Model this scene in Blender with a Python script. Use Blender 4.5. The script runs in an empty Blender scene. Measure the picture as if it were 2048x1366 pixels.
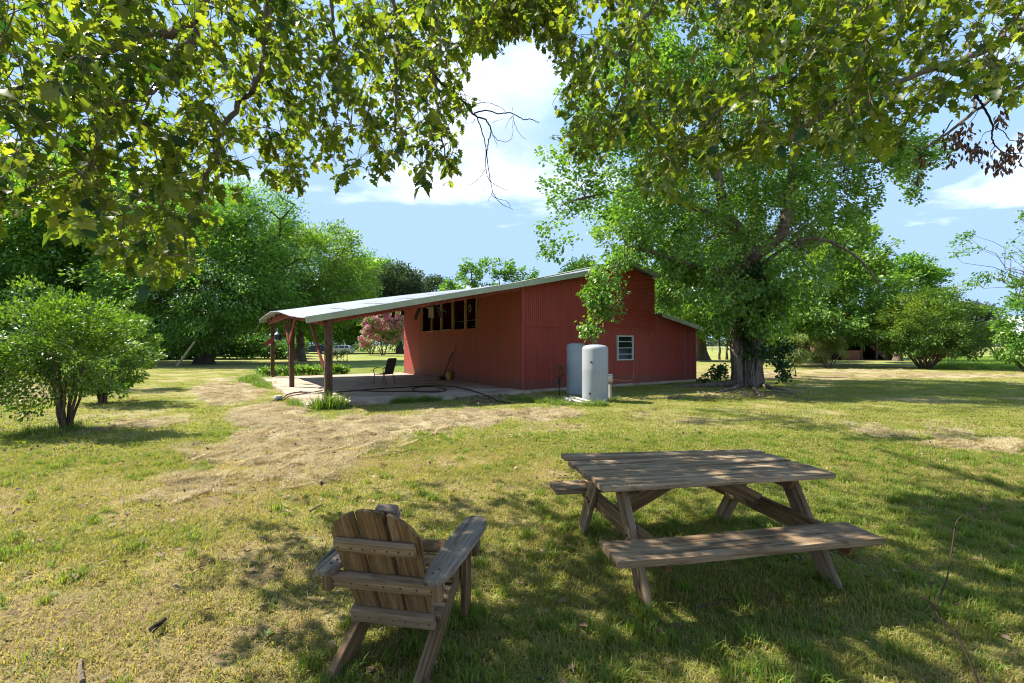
import bpy, bmesh, math, random
import numpy as np
from mathutils import Vector, Matrix, noise as mnoise
random.seed(7)
rng = np.random.default_rng(11)
S = bpy.context.scene
COL = S.collection
R = math.radians

# ------------------------------------------------------------------ camera, sky, sun
H = 1.70            # eye height
F = 940.0           # focal length in pixels of the 2048 px photograph
CX, CY = 1024.0, 690.0
cam = bpy.data.cameras.new('camera')
camo = bpy.data.objects.new('camera', cam); COL.objects.link(camo)
camo.location = (0, 0, H); camo.rotation_euler = (R(90), 0, 0)
cam.sensor_width = 36; cam.lens = 36 * F / 2048
cam.shift_y = (690 - 683) / 2048
cam.clip_start = 0.05; cam.clip_end = 6000
S.camera = camo

SUN = Vector((-1.547, 0.544, 1.95)).normalized()      # towards the sun
EL = math.asin(SUN.z); AZ = math.atan2(SUN.x, SUN.y)
world = bpy.data.worlds.new('World'); S.world = world; world.use_nodes = True
nt = world.node_tree; nt.nodes.clear()
def N(tree, typ, **kw):
    n = tree.nodes.new(typ)
    for k, v in kw.items():
        if k == 'inp':
            for a, b in v.items():
                n.inputs[a].default_value = b
        else:
            setattr(n, k, v)
    return n
sky = N(nt, 'ShaderNodeTexSky', sky_type='NISHITA', sun_disc=False, sun_elevation=EL, sun_rotation=AZ, altitude=20, air_density=1.0, dust_density=0.3, ozone_density=1.6)
tc = N(nt, 'ShaderNodeTexCoord')
sep = N(nt, 'ShaderNodeSeparateXYZ'); nt.links.new(tc.outputs['Generated'], sep.inputs[0])
def math_(tree, op, a, b=None, c=None, clamp=False):
    n = N(tree, 'ShaderNodeMath', operation=op, use_clamp=clamp)
    for i, v in enumerate((a, b, c)):
        if v is None: continue
        if isinstance(v, (int, float)): n.inputs[i].default_value = v
        else: tree.links.new(v, n.inputs[i])
    return n.outputs[0]
# clouds lie on a plane overhead: direction / height, with the far ones squeezed towards the horizon
zz = math_(nt, 'ADD', math_(nt, 'MAXIMUM', sep.outputs['Z'], 0.0), 0.10)
ux = math_(nt, 'DIVIDE', sep.outputs['X'], zz); uy = math_(nt, 'DIVIDE', sep.outputs['Y'], zz)
cmb = N(nt, 'ShaderNodeCombineXYZ'); nt.links.new(ux, cmb.inputs[0]); nt.links.new(uy, cmb.inputs[1]); cmb.inputs[2].default_value = 55.5
nz = N(nt, 'ShaderNodeTexNoise', inp={'Scale': 0.62, 'Detail': 7.0, 'Roughness': 0.56, 'Distortion': 0.25})
nt.links.new(cmb.outputs[0], nz.inputs['Vector'])
rampc = N(nt, 'ShaderNodeValToRGB'); nt.links.new(nz.outputs['Fac'], rampc.inputs[0])
rampc.color_ramp.elements[0].position = 0.545; rampc.color_ramp.elements[0].color = (0, 0, 0, 1)
rampc.color_ramp.elements[1].position = 0.76; rampc.color_ramp.elements[1].color = (1, 1, 1, 1)
nz2 = N(nt, 'ShaderNodeTexNoise', inp={'Scale': 1.3, 'Detail': 5.0, 'Roughness': 0.55})
nt.links.new(cmb.outputs[0], nz2.inputs['Vector'])
ccol = N(nt, 'ShaderNodeValToRGB'); nt.links.new(nz2.outputs['Fac'], ccol.inputs[0])
ccol.color_ramp.elements[0].position = 0.35; ccol.color_ramp.elements[0].color = (3.4, 3.55, 4.0, 1)
ccol.color_ramp.elements[1].position = 0.6; ccol.color_ramp.elements[1].color = (8.5, 8.5, 8.6, 1)
mixc = N(nt, 'ShaderNodeMix', data_type='RGBA')
cap = N(nt, 'ShaderNodeMix', data_type='RGBA', blend_type='DARKEN', inp={'Factor': 1.0}); cap.inputs[7].default_value = (1.75, 2.45, 3.6, 1)
nt.links.new(sky.outputs[0], cap.inputs[6])
hs = N(nt, 'ShaderNodeMix', data_type='RGBA', inp={'Factor': 0.5}); hs.inputs[7].default_value = (1.0, 1.65, 2.85, 1)   # thin high veil
nt.links.new(cap.outputs[2], hs.inputs[6])
nt.links.new(hs.outputs[2], mixc.inputs[6]); nt.links.new(ccol.outputs[0], mixc.inputs[7])
nt.links.new(rampc.outputs[0], mixc.inputs[0])
bg = N(nt, 'ShaderNodeBackground', inp={'Strength': 0.132}); nt.links.new(mixc.outputs[2], bg.inputs[0])
wo = N(nt, 'ShaderNodeOutputWorld'); nt.links.new(bg.outputs[0], wo.inputs[0])
sun = bpy.data.lights.new('sun', 'SUN'); sun.energy = 4.3; sun.angle = R(0.55); sun.color = (1.0, 0.94, 0.83)
suno = bpy.data.objects.new('sun', sun); COL.objects.link(suno)
suno.rotation_euler = (-SUN).to_track_quat('-Z', 'Y').to_euler(); suno.location = SUN * 60
S.view_settings.view_transform = 'Standard'; S.view_settings.look = 'None'
S.view_settings.gamma = 1; S.view_settings.use_curve_mapping = False
S.view_settings.exposure = 1.55
S.cycles.filter_width = 1.1
S.cycles.max_bounces = 8; S.cycles.diffuse_bounces = 5; S.cycles.glossy_bounces = 2
S.cycles.transmission_bounces = 4; S.cycles.transparent_max_bounces = 4
S.cycles.caustics_reflective = False; S.cycles.caustics_refractive = False
S.cycles.use_denoising = True
S.cycles.sample_clamp_indirect = 4

# ------------------------------------------------------------------ small helpers
def G(px, py, z=0.0):
    """world point at height z that the photograph shows at px, py"""
    d = F * (H - z) / (py - CY)
    return Vector(((px - CX) / F * d, d, z))
def P(px, py, d):
    return Vector(((px - CX) / F * d, d, H - (py - CY) / F * d))
def proj(p):
    p = np.asarray(p, float); d = np.where(p[..., 1] > 0.05, p[..., 1], np.nan)
    return CX + p[..., 0] / d * F, CY - (p[..., 2] - H) / d * F

def setp(o, label=None, cat=None, group=None, kind=None):
    if label: o['label'] = label
    if cat: o['category'] = cat
    if group: o['group'] = group
    if kind: o['kind'] = kind
    return o
def empty(name, loc, label, cat, group=None):
    o = bpy.data.objects.new(name, None); COL.objects.link(o); o.location = loc
    o.empty_display_size = .2
    return setp(o, label, cat, group)
def link(name, me, mat=None, parent=None, loc=None):
    o = bpy.data.objects.new(name, me); COL.objects.link(o)
    if mat is not None and not me.materials: me.materials.append(mat)
    if parent is not None: o.parent = parent
    if loc is not None: o.location = loc
    return o
def wroot(o):
    """world position of a parent chain (no rotations above the parts)"""
    v = Vector((0, 0, 0))
    while o is not None:
        v = v + o.location; o = o.parent
    return v
def mesh_np(name, V, Fq, smooth=False, tint=None):
    """mesh from numpy verts and equal-length faces"""
    V = np.asarray(V, np.float32); Fq = np.asarray(Fq, np.int32)
    me = bpy.data.meshes.new(name)
    n = Fq.shape[1]
    me.vertices.add(len(V)); me.vertices.foreach_set('co', V.ravel())
    me.loops.add(Fq.size); me.loops.foreach_set('vertex_index', Fq.ravel())
    me.polygons.add(len(Fq)); me.polygons.foreach_set('loop_start', np.arange(0, Fq.size, n, dtype=np.int32))
    me.polygons.foreach_set('loop_total', np.full(len(Fq), n, np.int32))
    if smooth: me.polygons.foreach_set('use_smooth', np.ones(len(Fq), bool))
    me.update(calc_edges=True)
    if tint is not None:
        a = me.attributes.new('tint', 'FLOAT', 'POINT'); a.data.foreach_set('value', np.asarray(tint, np.float32))
    return me
class MB:
    """collects quads/tris of one mesh in world space"""
    def __init__(s): s.v = []; s.f = []
    def add(s, vs, fs):
        b = len(s.v); s.v += [tuple(v) for v in vs]; s.f += [tuple(b + i for i in f) for f in fs]
    def box(s, c, d, rz=0):
        c = Vector(c); m = Matrix.Rotation(rz, 3, 'Z')
        vs = [c + m @ Vector((x * d[0] / 2, y * d[1] / 2, z * d[2] / 2)) for x in (-1, 1) for y in (-1, 1) for z in (-1, 1)]
        s.add(vs, [(0, 1, 3, 2), (4, 6, 7, 5), (0, 4, 5, 1), (2, 3, 7, 6), (0, 2, 6, 4), (1, 5, 7, 3)])
    def bar(s, p0, p1, w, h=None, up=(0, 0, 1)):
        h = h or w; p0, p1 = Vector(p0), Vector(p1); x = (p1 - p0).normalized(); up = Vector(up)
        if abs(x.dot(up)) > .98: up = Vector((1, 0, 0))
        y = up.cross(x).normalized(); z = x.cross(y)
        vs = [p + y * a * w / 2 + z * b * h / 2 for p in (p0, p1) for a in (-1, 1) for b in (-1, 1)]
        s.add(vs, [(0, 2, 3, 1), (4, 5, 7, 6), (0, 1, 5, 4), (2, 6, 7, 3), (0, 4, 6, 2), (1, 3, 7, 5)])
    def tube(s, pts, rad, n=8, cap=True):
        pts = [Vector(p) for p in pts]
        if isinstance(rad, (int, float)): rad = [rad] * len(pts)
        ref = Vector((0.13, 0.31, 0.94)); rings = []
        b0 = len(s.v)
        for i, p in enumerate(pts):
            t = (pts[min(i + 1, len(pts) - 1)] - pts[max(i - 1, 0)])
            if t.length < 1e-9: t = Vector((0, 0, 1))
            t.normalize(); r = ref if abs(t.dot(ref)) < .95 else Vector((1, 0, 0))
            a = t.cross(r).normalized(); b = t.cross(a)
            for k in range(n):
                q = 2 * math.pi * k / n
                s.v.append(tuple(p + (a * math.cos(q) + b * math.sin(q)) * rad[i]))
        for i in range(len(pts) - 1):
            for k in range(n):
                k2 = (k + 1) % n
                s.f.append((b0 + i * n + k, b0 + i * n + k2, b0 + (i + 1) * n + k2, b0 + (i + 1) * n + k))
        if cap:
            s.f.append(tuple(b0 + k for k in reversed(range(n)))); e = b0 + (len(pts) - 1) * n
            s.f.append(tuple(e + k for k in range(n)))
    def lathe(s, c, prof, n=32):
        c = Vector(c); b0 = len(s.v)
        for r, z in prof:
            for k in range(n):
                q = 2 * math.pi * k / n
                s.v.append((c.x + r * math.cos(q), c.y + r * math.sin(q), c.z + z))
        for i in range(len(prof) - 1):
            for k in range(n):
                k2 = (k + 1) % n
                s.f.append((b0 + i * n + k, b0 + i * n + k2, b0 + (i + 1) * n + k2, b0 + (i + 1) * n + k))
        s.f.append(tuple(b0 + k for k in reversed(range(n))))
        e = b0 + (len(prof) - 1) * n; s.f.append(tuple(e + k for k in range(n)))
    def build(s, name, mat, parent=None, smooth=False, loc=None):
        org = wroot(parent) if parent is not None else Vector(loc or (0, 0, 0))
        me = bpy.data.meshes.new(name)
        me.from_pydata([(v[0] - org.x, v[1] - org.y, v[2] - org.z) for v in s.v], [], s.f)
        if smooth:
            me.polygons.foreach_set('use_smooth', np.ones(len(me.polygons), bool))
            me.set_sharp_from_angle(angle=R(40))
        me.update()
        return link(name, me, mat, parent, loc if parent is None else None)

def beam(name, mat, parent, p0, p1, w, h, up=(0, 0, 1), bev=.005, warp=0.0, seg=6, ends=None):
    """a sawn timber from p0 to p1: local X along the grain, bevelled edges, slight warp. ends: fn(bm) reshapes it in local space"""
    p0, p1 = Vector(p0), Vector(p1); L = (p1 - p0).length
    x = (p1 - p0).normalized(); up = Vector(up)
    if abs(x.dot(up)) > .99: up = Vector((0, 1, 0))
    y = up.cross(x).normalized(); z = x.cross(y)
    bm = bmesh.new()
    rows = []
    for i in range(seg + 1):
        xx = L * i / seg - L / 2
        rows.append([bm.verts.new((xx, a * w / 2, b * h / 2)) for a, b in ((-1, -1), (1, -1), (1, 1), (-1, 1))])
    for i in range(seg):
        for k in range(4):
            bm.faces.new((rows[i][k], rows[i + 1][k], rows[i + 1][(k + 1) % 4], rows[i][(k + 1) % 4]))
    bm.faces.new(rows[0][::-1]) if False else bm.faces.new((rows[0][0], rows[0][1], rows[0][2], rows[0][3]))
    bm.faces.new((rows[-1][3], rows[-1][2], rows[-1][1], rows[-1][0]))
    bmesh.ops.recalc_face_normals(bm, faces=bm.faces)
    if ends: ends(bm, L)
    if bev:
        ed = [e for e in bm.edges if len(e.link_faces) == 2 and e.calc_face_angle(0) > .6]
        bmesh.ops.bevel(bm, geom=ed, offset=bev, segments=2, affect='EDGES', profile=.6)
    sd = random.random() * 50
    for v in bm.verts:
        k = v.co.x
        if warp:
            v.co.z += warp * (mnoise.noise((k * 1.1, sd, 0)) + .25 * mnoise.noise((k * 7, sd, v.co.y * 9)))
            v.co.y += warp * .6 * mnoise.noise((k * 1.3, sd + 9, 2))
    me = bpy.data.meshes.new(name); bm.to_mesh(me); bm.free()
    me.polygons.foreach_set('use_smooth', np.ones(len(me.polygons), bool)); me.set_sharp_from_angle(angle=R(50))
    o = link(name, me, mat, parent)
    m = Matrix((x, y, z)).transposed().to_4x4()
    m.translation = (p0 + p1) / 2 - (wroot(parent) if parent is not None else Vector((0, 0, 0)))
    o.matrix_local = m
    return o

# ------------------------------------------------------------------ materials
def newmat(name):
    m = bpy.data.materials.new(name); m.use_nodes = True; t = m.node_tree; t.nodes.clear()
    out = N(t, 'ShaderNodeOutputMaterial')
    return m, t, out
def ramp(t, fac, stops, interp='LINEAR'):
    r = N(t, 'ShaderNodeValToRGB'); cr = r.color_ramp; cr.interpolation = interp
    while len(cr.elements) < len(stops): cr.elements.new(.5)
    for e, (p, c) in zip(cr.elements, stops):
        e.position = p; e.color = (c, c, c, 1) if isinstance(c, (int, float)) else (*c, 1)
    t.links.new(fac, r.inputs[0]); return r.outputs[0]
def coords(t, scale=(1, 1, 1), rnd=0.0, kind='Object'):
    c = N(t, 'ShaderNodeTexCoord'); mp = N(t, 'ShaderNodeMapping'); mp.inputs['Scale'].default_value = scale
    src = c.outputs[kind]
    if rnd:
        oi = N(t, 'ShaderNodeObjectInfo'); va = N(t, 'ShaderNodeVectorMath', operation='ADD')
        mu = math_(t, 'MULTIPLY', oi.outputs['Random'], rnd)
        t.links.new(src, va.inputs[0]); t.links.new(mu, va.inputs[1]); src = va.outputs[0]
    t.links.new(src, mp.inputs[0]); return mp.outputs[0]
def noise(t, vec, scale, detail=4, rough=.55, dist=0):
    n = N(t, 'ShaderNodeTexNoise', inp={'Scale': scale, 'Detail': detail, 'Roughness': rough, 'Distortion': dist}); t.links.new(vec, n.inputs['Vector']); return n.outputs['Fac']
def mixc_(t, fac, a, b, mode='MIX'):
    n = N(t, 'ShaderNodeMix', data_type='RGBA', blend_type=mode)
    for i, v in ((0, fac), (6, a), (7, b)):
        if isinstance(v, (int, float)): n.inputs[i].default_value = v
        elif isinstance(v, tuple): n.inputs[i].default_value = (*v, 1)
        else: t.links.new(v, n.inputs[i])
    return n.outputs[2]
def bump(t, h, strength=.3, dist=.01):
    b = N(t, 'ShaderNodeBump', inp={'Strength': strength, 'Distance': dist}); t.links.new(h, b.inputs['Height']); return b.outputs[0]
def principled(t, out, col, rough=.7, metal=0, normal=None, spec=.4):
    p = N(t, 'ShaderNodeBsdfPrincipled')
    if isinstance(col, tuple): p.inputs['Base Color'].default_value = (*col, 1)
    else: t.links.new(col, p.inputs['Base Color'])
    if isinstance(rough, (int, float)): p.inputs['Roughness'].default_value = rough
    else: t.links.new(rough, p.inputs['Roughness'])
    p.inputs['Metallic'].default_value = metal; p.inputs['Specular IOR Level'].default_value = spec
    if normal is not None: t.links.new(normal, p.inputs['Normal'])
    t.links.new(p.outputs[0], out.inputs[0]); return p

def wood_mat(name, c_dark, c_mid, c_light, grey=(.25, .24, .23), greyamt=.5, rough=.8):
    m, t, out = newmat(name)
    v = coords(t, (1.2, 26, 26), 37.0); v2 = coords(t, (3, 130, 130), 37.0); v3 = coords(t, (2.2, 5, 5), 11.0)
    g1 = noise(t, v, 1.0, 5, .6, .6); g2 = noise(t, v2, 1.0, 3, .6); st = noise(t, v3, 1.6, 5, .62)
    f = math_(t, 'ADD', math_(t, 'MULTIPLY', g1, .75), math_(t, 'MULTIPLY', g2, .35))
    col = ramp(t, f, [(.36, c_dark), (.52, c_mid), (.68, c_light)])
    gm = ramp(t, st, [(.42, 0.0), (.62, greyamt)])
    col = mixc_(t, gm, col, mixc_(t, .5, grey, col))
    blot = ramp(t, noise(t, coords(t, (3.2, 11, 11), 23.0), 1.3, 4, .7), [(.56, 0.0), (.70, .55)])
    col = mixc_(t, blot, col, tuple(x * .35 for x in c_dark))
    n = bump(t, f, .55, .006)
    principled(t, out, col, rough, 0, n, .12); return m
WOOD = wood_mat('weathered_wood', (.03, .017, .009), (.185, .12, .066), (.34, .235, .14), (.30, .245, .19), .45)
WOODTOP = wood_mat('grey_weathered_wood', (.045, .028, .015), (.195, .13, .074), (.37, .27, .17), (.36, .30, .225), .5)
WOODC = wood_mat('brown_weathered_wood', (.028, .014, .006), (.155, .088, .040), (.29, .185, .095), (.25, .195, .135), .35)
WOODARM = wood_mat('silvered_wood', (.035, .025, .018), (.165, .125, .092), (.30, .24, .185), (.28, .245, .215), .6)
POSTW = wood_mat('post_wood', (.022, .012, .008), (.075, .042, .026), (.15, .09, .055), (.16, .13, .11), .4)
FRAMEW = wood_mat('bare_stud_wood', (.16, .095, .035), (.36, .23, .09), (.52, .36, .17), (.4, .36, .28), .3)
REDWOOD = wood_mat('red_painted_wood', (.075, .017, .012), (.19, .042, .032), (.30, .085, .065), (.2, .12, .1), .4)

def paint_red(name, base, worn, wornamt=.5, wash=(.26, .12, .10), dirt=True):
    m, t, out = newmat(name)
    v = coords(t, (5.5, 5.5, .35), 3.0); v2 = coords(t, (1, 1, 1), 0); v3 = coords(t, (38, 38, 1.2), 3)
    a = noise(t, v, 1.0, 6, .62); b = noise(t, v2, .8, 5, .6); c = noise(t, v3, 1, 3)
    f = math_(t, 'ADD', math_(t, 'MULTIPLY', a, .6), math_(t, 'MULTIPLY', b, .5))
    col = mixc_(t, ramp(t, f, [(.42, 0.0), (.68, wornamt)]), base, worn)
    col = mixc_(t, ramp(t, math_(t, 'ADD', math_(t, 'MULTIPLY', c, .6), math_(t, 'MULTIPLY', b, .4)), [(.52, 0.0), (.72, .35)]), col, wash)
    col = mixc_(t, ramp(t, noise(t, v, 2.3, 4, .6), [(.3, .45), (.48, 0.0)]), col, tuple(x * .45 for x in base))
    if dirt:   # splashed soil at the foot of the sheets
        sp = N(t, 'ShaderNodeSeparateXYZ'); cc = N(t, 'ShaderNodeTexCoord'); t.links.new(cc.outputs['Object'], sp.inputs[0])
        z = math_(t, 'ADD', sp.outputs['Z'], math_(t, 'MULTIPLY', a, -.7))
        col = mixc_(t, ramp(t, z, [(-.25, .55), (.15, 0.0)]), col, (.13, .075, .05))
    principled(t, out, col, .62, 0, bump(t, noise(t, v2, 9, 3), .12, .01), .35); return m
RED = paint_red('red_barn_paint', (.335, .050, .030), (.245, .046, .027), .7)
REDOLD = paint_red('faded_red_paint', (.34, .066, .032), (.25, .056, .024), .9, (.28, .14, .09))
REDSOFT = paint_red('rose_red_paint', (.30, .05, .042), (.24, .045, .035), .6)

def flat_mat(name, col, rough=.6, metal=0, var=.25, scale=3, spec=.4, bmp=0, detail=5):
    m, t, out = newmat(name)
    v = coords(t, (1, 1, 1), 5.0); a = noise(t, v, scale, detail, .62)
    dk = tuple(x * (1 - var) for x in col); lt = tuple(min(1, x * (1 + var * .7)) for x in col)
    c = ramp(t, a, [(.3, dk), (.7, lt)])
    principled(t, out, c, rough, metal, bump(t, noise(t, v, scale * 6, 4), bmp, .01) if bmp else None, spec); return m
TRIM = flat_mat('pale_green_trim', (.31, .35, .235), .55, 0, .12)
ROOFM = flat_mat('galvanised_roof', (.27, .30, .34), .5, .2, .22, 1.3)
CEIL = flat_mat('dark_roof_underside', (.12, .09, .07), .8)
WHITE = flat_mat('white_paint', (.50, .51, .47), .5, 0, .15)
TANK = flat_mat('grey_white_tank_paint', (.30, .32, .335), .45, 0, .13, 2.2)
TANKB = flat_mat('blue_grey_tank_paint', (.27, .315, .345), .42, 0, .2, 2.2)
def tank_mat(name, col):
    m, t, out = newmat(name)
    s = noise(t, coords(t, (14, 14, .7)), 1.0, 5, .65); b = noise(t, coords(t), 2.0, 6, .65); c = noise(t, coords(t), 26, 4, .6)
    cl = mixc_(t, ramp(t, b, [(.35, 0.0), (.7, .6)]), col, tuple(x * .78 for x in col))
    cl = mixc_(t, ramp(t, s, [(.56, 0.0), (.72, .35)]), cl, (.20, .16, .13))
    cl = mixc_(t, ramp(t, c, [(.62, 0.0), (.72, .5)]), cl, tuple(x * .55 for x in col))
    principled(t, out, cl, .48, 0, bump(t, c, .12, .01), .4); return m
TANK = tank_mat('grey_white_tank_paint', (.33, .35, .365)); TANKB = tank_mat('blue_grey_tank_paint', (.29, .335, .36))
BLACK = flat_mat('black_plastic', (.012, .012, .012), .5)
BROWNM = flat_mat('bronze_metal', (.045, .033, .026), .45, .3)
MESHF = flat_mat('brown_mesh_fabric', (.075, .058, .045), .8, 0, .3, 90)
YELLOW = flat_mat('yellow_plastic', (.42, .23, .02), .5)
ORANGE = flat_mat('orange_cord', (.55, .20, .02), .5)
HOSE = flat_mat('dark_hose', (.035, .017, .012), .55)
GREYM = flat_mat('grey_metal', (.28, .30, .31), .5, .4)
GREEND = flat_mat('verdigris_metal', (.10, .15, .15), .5, .3)
PVC = flat_mat('white_pipe', (.48, .45, .38), .5, 0, .3)
STONE = flat_mat('pale_stone', (.42, .40, .36), .85, 0, .35, 9, .2, .5)
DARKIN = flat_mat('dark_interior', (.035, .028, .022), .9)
CARD = flat_mat('pale_cardboard', (.26, .21, .14), .8)
SILVER = flat_mat('silver_car_paint', (.48, .50, .53), .3, .4, .04)
DARKCAR = flat_mat('dark_blue_car_paint', (.03, .04, .07), .3, .3, .04)
RUBBER = flat_mat('black_rubber', (.015, .015, .015), .8)
PLY = flat_mat('plywood', (.40, .25, .11), .75, 0, .3, 6)
def glass_mat():
    m, t, out = newmat('dark_window_glass')
    principled(t, out, (.012, .018, .016), .12, 0, None, .35); return m
GLASS = glass_mat()
def concrete():
    m, t, out = newmat('patio_concrete')
    v = coords(t); a = noise(t, v, 1.1, 6, .62); b = noise(t, v, 9, 5, .65); c = noise(t, v, 60, 2)
    col = ramp(t, a, [(.32, (.25, .185, .13)), (.52, (.42, .335, .255)), (.72, (.53, .45, .36))])
    col = mixc_(t, ramp(t, b, [(.45, 0.0), (.68, .5)]), col, (.24, .165, .115))
    principled(t, out, col, .85, 0, bump(t, c, .25, .004), .25); return m
CONC = concrete()
def bark(name, dark, light, sc=1.0):
    m, t, out = newmat(name)
    v = coords(t, (8 * sc, 8 * sc, 2.2 * sc)); a = noise(t, v, 1, 7, .7, 1.4); b = noise(t, coords(t), 2.5, 4)
    f = math_(t, 'ADD', math_(t, 'MULTIPLY', a, .8), math_(t, 'MULTIPLY', b, .25))
    col = ramp(t, f, [(.35, dark), (.7, light)])
    principled(t, out, col, .9, 0, bump(t, a, .9, .05), .15); return m
BARK = bark('grey_brown_bark', (.045, .033, .024), (.23, .18, .135))
BARKD = bark('dark_bark', (.022, .016, .012), (.11, .085, .065))
BARKL = bark('pale_twig_bark', (.10, .075, .055), (.34, .27, .20), 3)
STEM = bark('tan_stem_bark', (.06, .04, .026), (.19, .135, .085), 2)
DEADT = bark('dead_twig', (.018, .014, .012), (.06, .048, .04), 3)

def leaf_mat(name, c0, c1, c2, trans=.45, tcol=(1.35, 1.45, .55), rough=.42, rnd=False, spec=.45):
    """two-sided leaf: diffuse + light let through; each leaf has its own tint"""
    m, t, out = newmat(name)
    if rnd: fac = N(t, 'ShaderNodeObjectInfo').outputs['Random']
    else: fac = N(t, 'ShaderNodeAttribute', attribute_name='tint').outputs['Fac']
    col = ramp(t, fac, [(0.0, c0), (.5, c1), (1.0, c2)])
    p = N(t, 'ShaderNodeBsdfPrincipled', inp={'Roughness': rough, 'Specular IOR Level': spec}); t.links.new(col, p.inputs['Base Color'])
    tr = N(t, 'ShaderNodeBsdfTranslucent'); t.links.new(mixc_(t, 1.0, col, tcol, 'MULTIPLY'), tr.inputs[0])
    mx = N(t, 'ShaderNodeMixShader', inp={0: trans}); t.links.new(p.outputs[0], mx.inputs[1]); t.links.new(tr.outputs[0], mx.inputs[2])
    t.links.new(mx.outputs[0], out.inputs[0]); return m
OAKL = leaf_mat('oak_leaf', (.016, .045, .013), (.085, .118, .020), (.18, .19, .04), .55, (2.4, 2.6, .6))
OAKR = leaf_mat('oak_leaf_single', (.016, .045, .013), (.085, .118, .020), (.18, .19, .04), .55, (2.4, 2.6, .6), rnd=True)
DEADL = leaf_mat('dead_leaf', (.06, .028, .016), (.12, .055, .03), (.17, .085, .05), .2, (1, .8, .6))
L_BIG = leaf_mat('tallow_leaf', (.055, .125, .015), (.125, .235, .03), (.24, .34, .065), .42, (1.5, 1.7, .5))
L_BRIGHT = leaf_mat('bright_leaf', (.06, .135, .016), (.13, .235, .03), (.24, .34, .06), .42, (1.5, 1.6, .5))
L_MID = leaf_mat('mid_green_leaf', (.05, .125, .020), (.115, .225, .032), (.23, .34, .065), .44, (1.4, 1.7, .5))
L_DARK = leaf_mat('dark_green_leaf', (.030, .075, .017), (.065, .14, .028), (.13, .21, .045), .38, (1.4, 1.7, .6))
L_GREY = leaf_mat('grey_green_leaf', (.035, .055, .03), (.065, .095, .045), (.11, .145, .07), .3, (1.3, 1.5, .7))
L_FINE = leaf_mat('fine_grey_green_leaf', (.09, .13, .03), (.16, .21, .05), (.25, .28, .09), .42, (1.4, 1.5, .6))
L_SHRUB = leaf_mat('shrub_leaf', (.045, .10, .014), (.10, .185, .022), (.21, .29, .04), .42, (1.5, 1.6, .5))
L_YEL = leaf_mat('yellowing_leaf', (.055, .13, .02), (.12, .23, .032), (.26, .32, .05), .44, (1.3, 1.2, .4))
PINK = leaf_mat('pink_blossom', (.62, .10, .27), (.80, .24, .46), (.92, .48, .64), .35, (1, 1, 1))
IVY = leaf_mat('ivy_leaf', (.014, .045, .010), (.03, .08, .016), (.06, .13, .03), .3, (1.5, 1.8, .6))
# ------------------------------------------------------------------ numpy noise
_NG = rng.random((256, 256))
def vnoise(x, y):
    xi = np.floor(x).astype(int); yi = np.floor(y).astype(int); fx = x - xi; fy = y - yi
    fx = fx * fx * (3 - 2 * fx); fy = fy * fy * (3 - 2 * fy)
    a = _NG[xi % 256, yi % 256]; b = _NG[(xi + 1) % 256, yi % 256]; c = _NG[xi % 256, (yi + 1) % 256]; d = _NG[(xi + 1) % 256, (yi + 1) % 256]
    return (a * (1 - fx) + b * fx) * (1 - fy) + (c * (1 - fx) + d * fx) * fy
def fbm(x, y, o=4):
    s = 0; a = .5; n = 0
    for i in range(o):
        s = s + a * vnoise(x * 2 ** i + 17.3 * i, y * 2 ** i + 5.1 * i); n += a; a *= .55
    return s / n
def blobs(px, py, L):
    s = np.zeros_like(px)
    for x, y, rx, ry, a in L:
        s = np.maximum(s, a * np.exp(-(((px - x) / rx) ** 2 + ((py - y) / ry) ** 2) ** 1.5))
    return s
# where mown clippings lie dry on the lawn (their places on the ground, read off the photograph)
THATCH = [(455, 785, 75, 26, 1), (540, 835, 85, 32, 1), (640, 880, 205, 42, 1.05), (800, 852, 180, 22, .95), (930, 843, 90, 14, 1), (470, 905, 120, 30, .9),
          (400, 960, 130, 26, .95), (580, 935, 160, 40, 1.1), (330, 990, 70, 13, .9), (240, 965, 70, 16, .7), (30, 790, 70, 30, .8), (1800, 866, 170, 12, .85), (1960, 893, 140, 15, .8), (1650, 853, 120, 6, .6),
          (130, 1040, 200, 20, .3), (1000, 830, 220, 12, .8), (1500, 745, 90, 8, .7), (1900, 752, 200, 5, .85), (1700, 742, 150, 5, .7), (120, 860, 120, 14, .55), (300, 845, 80, 10, .6)]
def ground_px(x, y):
    yy = np.maximum(y, .5); return CX + x / yy * F, CY + H / yy * F
def thatch_at(x, y):
    px, py = ground_px(x, y)
    n = fbm(x * 1.1 + 40, y * 1.1 + 9, 4)
    t = blobs(px, py, THATCH) + (n - .5) * 1.1
    t = np.clip((t - .38) * 3.2, 0, 1)
    return np.where((y > 1.5) & (y < 60), t, 0)
def green_at(x, y):
    """0 straw .. 1 lush"""
    px, py = ground_px(x, y)
    lush = blobs(px, py, [(1750, 1080, 420, 190, .35), (1400, 1300, 500, 120, .3), (1300, 890, 260, 35, .22), (150, 930, 220, 35, .2), (800, 730, 90, 16, .5), (2000, 712, 220, 14, .7), (30, 715, 60, 20, .7)])
    dry = blobs(px, py, [(150, 1250, 420, 130, .28), (900, 985, 330, 60, .28), (330, 1010, 300, 60, .2), (520, 1080, 200, 80, .15), (1250, 850, 300, 16, .2), (1550, 750, 500, 9, .35)])
    return np.clip(fbm(x * .55 + 3, y * .55 + 70, 4) * .8 + fbm(x * 2.3, y * 2.3, 3) * .35 - .08 + lush - dry, 0, 1)
def hground(x, y):
    near = np.exp(-np.maximum(y - 14, 0) / 10) * np.exp(-np.maximum(np.abs(x) - 14, 0) / 6)
    z = ((fbm(x * .9, y * .9, 3) - .5) * .05 + (fbm(x * 5, y * 5, 2) - .5) * .022) * near
    th = thatch_at(x, y)
    return z + th * np.clip(fbm(x * 2.4 + 8, y * 2.4, 3) - .36, 0, 1) * .17 - .012

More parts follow.
